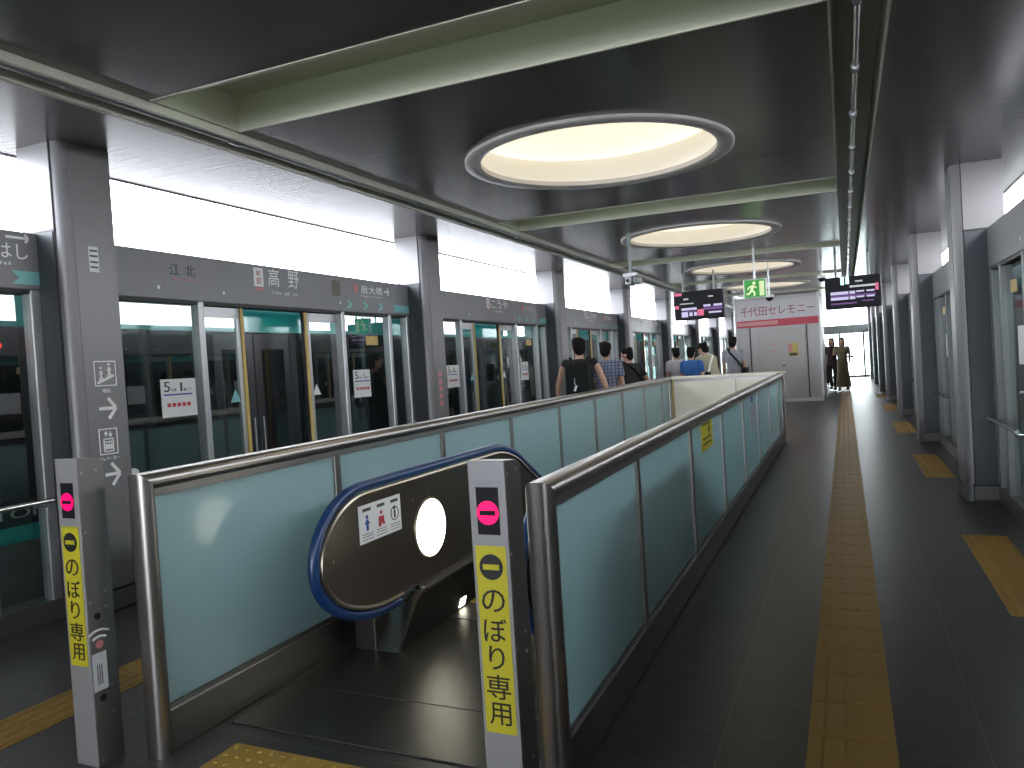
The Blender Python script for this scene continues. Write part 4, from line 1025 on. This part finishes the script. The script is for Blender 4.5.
    if skirt:
        loft(bm, [tring(0.86, .165, .12), (Lw((0, 0, .6)), Rz @ Vector((.19, 0, 0)) * s, Rz @ Vector((0, .16, 0)) * s), (Lw((0, 0, .12)), Rz @ Vector((.24, 0, 0)) * s, Rz @ Vector((0, .22, 0)) * s)])
    obj('dress' if skirt else 'shirt', remeshed(bm, 'shirt', shirt, 0.012 * s), None, t)
    # ---- trousers
    if not skirt:
        bm = new_bm()
        loft(bm, [(Lw((0, 0, .80)), Rz @ Vector((.155, 0, 0)) * s * build, Rz @ Vector((0, .118, 0)) * s * build), (Lw((0, 0, .88)), Rz @ Vector((.170, 0, 0)) * s * build, Rz @ Vector((0, .122, 0)) * s * build), (Lw((0, 0, .99)), Rz @ Vector((.150, 0, 0)) * s * build, Rz @ Vector((0, .108, 0)) * s * build)])
        for H_, K_, A_, sd in legs:
            tube(bm, [Lw(H_), Lw(H_.lerp(K_, .4)), Lw(K_), Lw(A_ + Vector((0, 0, .01)))], [.094 * s, .086 * s, .067 * s, .058 * s], 14)
        obj('trousers', remeshed(bm, 'trousers', trousers, 0.012 * s), None, t)
    for H_, K_, A_, sd in legs:
        bm = new_bm()
        ell(bm, Lw(A_ + Vector((0, .065, -.042))), .050 * s, .135 * s, .042 * s, 14, 8, Rz); ell(bm, Lw(A_ + Vector((0, -.01, -.03))), .048 * s, .06 * s, .05 * s, 12, 8, Rz)
        obj('shoe', remeshed(bm, 'shoe', SHOE, 0.01 * s), None, t)
    if mask:
        bm = new_bm(); ell(bm, HD((0, .078, 1.558)), .058 * s, .048 * s, .046 * s, 14, 10, HDr()); obj('face_mask', bm, mask, t, True)
    return t, U, Ud, s, (Rz @ Rl)
def rbox(bm, c, sx, sy, sz, rot, bev):
    r = bmesh.ops.create_cube(bm, size=1, matrix=Matrix.Translation(c) @ rot.to_4x4() @ Matrix.Diagonal((sx, sy, sz, 1)))
    bmesh.ops.bevel(bm, geom=list({e for v in r['verts'] for e in v.link_edges}), offset=bev, segments=3, affect='EDGES', profile=0.5)
T_BLACK = P('black_cotton', (0.014, 0.014, 0.016), 0.8)
T_GREYD = P('dark_trousers', (0.03, 0.032, 0.04), 0.8)
T_JEAN = P('denim', (0.05, 0.07, 0.12), 0.8)
T_BEIGE = P('beige_cotton', (0.40, 0.38, 0.28), 0.8)
T_KHAKI = P('khaki_cotton', (0.30, 0.26, 0.15), 0.8)
T_BLUE = P('blue_cotton', (0.03, 0.13, 0.38), 0.8)
T_WHITE = P('white_cotton', (0.55, 0.52, 0.56), 0.8)
T_LGREY = P('pale_grey_cotton', (0.34, 0.35, 0.40), 0.8)
T_MAROON = P('maroon_cotton', (0.05, 0.02, 0.025), 0.8)
M_BAG = P('black_nylon', (0.008, 0.010, 0.011), 0.75, spec=0.2)
M_MASK = P('mask_white', (0.6, 0.62, 0.66), 0.7)
# checked shirt
T_CHECK = P('blue_checked_cotton', (0.25, 0.28, 0.38), 0.8)
_n = T_CHECK.node_tree.nodes; _l = T_CHECK.node_tree.links
_t = _n.new('ShaderNodeTexCoord'); _b = _n.new('ShaderNodeTexBrick'); _b.offset = 0; _b.inputs['Scale'].default_value = 1
_b.inputs['Brick Width'].default_value = 0.05; _b.inputs['Row Height'].default_value = 0.05; _b.inputs['Mortar Size'].default_value = 0.006
_b.inputs['Color1'].default_value = (0.24, 0.27, 0.37, 1); _b.inputs['Color2'].default_value = (0.20, 0.23, 0.33, 1); _b.inputs['Mortar'].default_value = (0.06, 0.07, 0.13, 1)
_m = _n.new('ShaderNodeMapping'); _m.inputs['Rotation'].default_value = (PI / 2, 0, 0)
_l.new(_t.outputs['Object'], _m.inputs[0]); _l.new(_m.outputs[0], _b.inputs['Vector']); _l.new(_b.outputs['Color'], _n['Principled BSDF'].inputs['Base Color'])

def backpack(t, U, Ud, s, R, mat=M_BAG, tagged=True):
    b = thing('backpack', 'black backpack with a small white tag, worn by the person in a black sleeveless top', 'backpack', tuple(U((0, -.2, 1.0))))
    bm = new_bm(); rbox(bm, U((0, -.205, 1.19)), .30 * s, .16 * s, .46 * s, R, .05 * s); obj('pack', bm, mat, b, True)
    bm = new_bm(); rbox(bm, U((0, -.295, 1.10)), .24 * s, .05 * s, .22 * s, R, .02 * s); obj('front_pocket', bm, mat, b, True)
    for sd in (-1, 1):
        bm = new_bm(); tube(bm, [U((sd * .10, -.12, 1.40)), U((sd * .115, -.02, 1.475)), U((sd * .125, .10, 1.42)), U((sd * .13, .135, 1.25)), U((sd * .155, .05, 1.06)), U((sd * .14, -.13, 1.00))], .02 * s, 8); obj('strap', bm, mat, b, True)
    bm = new_bm(); tube(bm, [U((-.02, -.305, 1.22)), U((-.02, -.322, 1.18)), U((-.015, -.325, 1.14))], .004 * s, 6); rbox(bm, U((-.01, -.328, 1.10)), .028 * s, .008 * s, .075 * s, R @ Matrix.Rotation(.4, 3, 'Y'), .002); obj('tag', bm, m_white, b)
def shoulder_bag(t, U, Ud, s, R, side, lab, mat=M_BAG, strapmat=None):
    b = thing('shoulder_bag', lab, 'bag', tuple(U((side * .2, -.05, .82))))
    bm = new_bm(); rbox(bm, U((side * .235, -.02, .93)), .12 * s, .30 * s, .26 * s, R, .03 * s); obj('pouch', bm, mat, b, True)
    bm = new_bm(); tube(bm, [U((side * .215, -.12, 1.03)), U((side * .10, -.14, 1.22)), U((-side * .06, -.125, 1.40)), U((-side * .11, -.02, 1.478)), U((-side * .06, .11, 1.38)), U((side * .10, .14, 1.20)), U((side * .215, .10, 1.03))], .022 * s, 8); obj('strap', bm, strapmat or mat, b, True)
# waiting by the train doors
p = person(-3.22, 9.4, 1.79, 0.15, 'person in a black sleeveless top seen from behind, nearest of those waiting beyond the fence', T_BLACK, T_GREYD, sleeve='none', headyaw=0.35, build=1.08, armL=((-.35, .0, -1), (-.05, .1, -1)), armR=((.38, .0, -1), (.22, .1, -1)))
backpack(*p)
p = person(-3.31, 10.9, 1.75, 0.1, 'person in a pale blue checked shirt seen from behind, waiting beside the train doors', T_CHECK, T_JEAN, sleeve='short')
p = person(-3.22, 12.0, 1.66, 0.9, 'person in black with a white face mask, glancing over the shoulder beyond the checked shirt', T_BLACK, T_GREYD, lean=0.15, headyaw=0.55, mask=M_MASK, sleeve='short', armR=((.35, -.35, -1), (.1, .5, -1)), build=1.05)
shoulder_bag(*p, 1, 'black shoulder bag of the masked person in black')
p = person(-3.25, 15.7, 1.65, 0.5, 'person in a white shirt with dark hair, beside the one in blue', T_WHITE, T_GREYD, headyaw=0.2, build=0.88)
p = person(-2.76, 14.8, 1.63, -0.2, 'person in a bright blue shirt with dark hair, seen from behind', T_BLUE, T_GREYD, build=1.02)
p = person(-2.40, 15.2, 1.76, 0.9, 'person in a beige polo shirt leaning forward towards the one in blue', T_BEIGE, T_GREYD, lean=0.42, headyaw=0.1, armL=((-.1, .7, -.8), (0, .8, -.5)), armR=((.2, .6, -.8), (0, .8, -.5)), build=1.08)
shoulder_bag(*p, -1, 'shoulder bag with white strap worn over the beige polo shirt', M_BAG, m_white)
p = person(-2.38, 18.0, 1.83, -0.1, 'person in a pale grey shirt with a dark shoulder strap, standing by the grey cabin', T_LGREY, T_GREYD, build=1.02)
shoulder_bag(*p, 1, 'black shoulder bag carried low by the person in pale grey')
# walking at the far end of the walkway
person(-0.10, 27.0, 1.74, PI * 0.95, 'person in khaki walking down the far walkway, in front of a darker companion', T_KHAKI, T_KHAKI, stride=0.16, armR=((.2, .5, -.8), (-.2, .9, .1)), sleeve='short', skirt=True, longhair=True)
person(-0.42, 27.6, 1.76, PI * 0.9, 'person in dark maroon walking beside the one in khaki at the far end', T_MAROON, T_GREYD, stride=-0.14, sleeve='short', longhair=True)
person(-0.75, 31.0, 1.60, PI, 'person in a pinkish top standing far behind the walking pair', T_WHITE, T_MAROON, longhair=True)
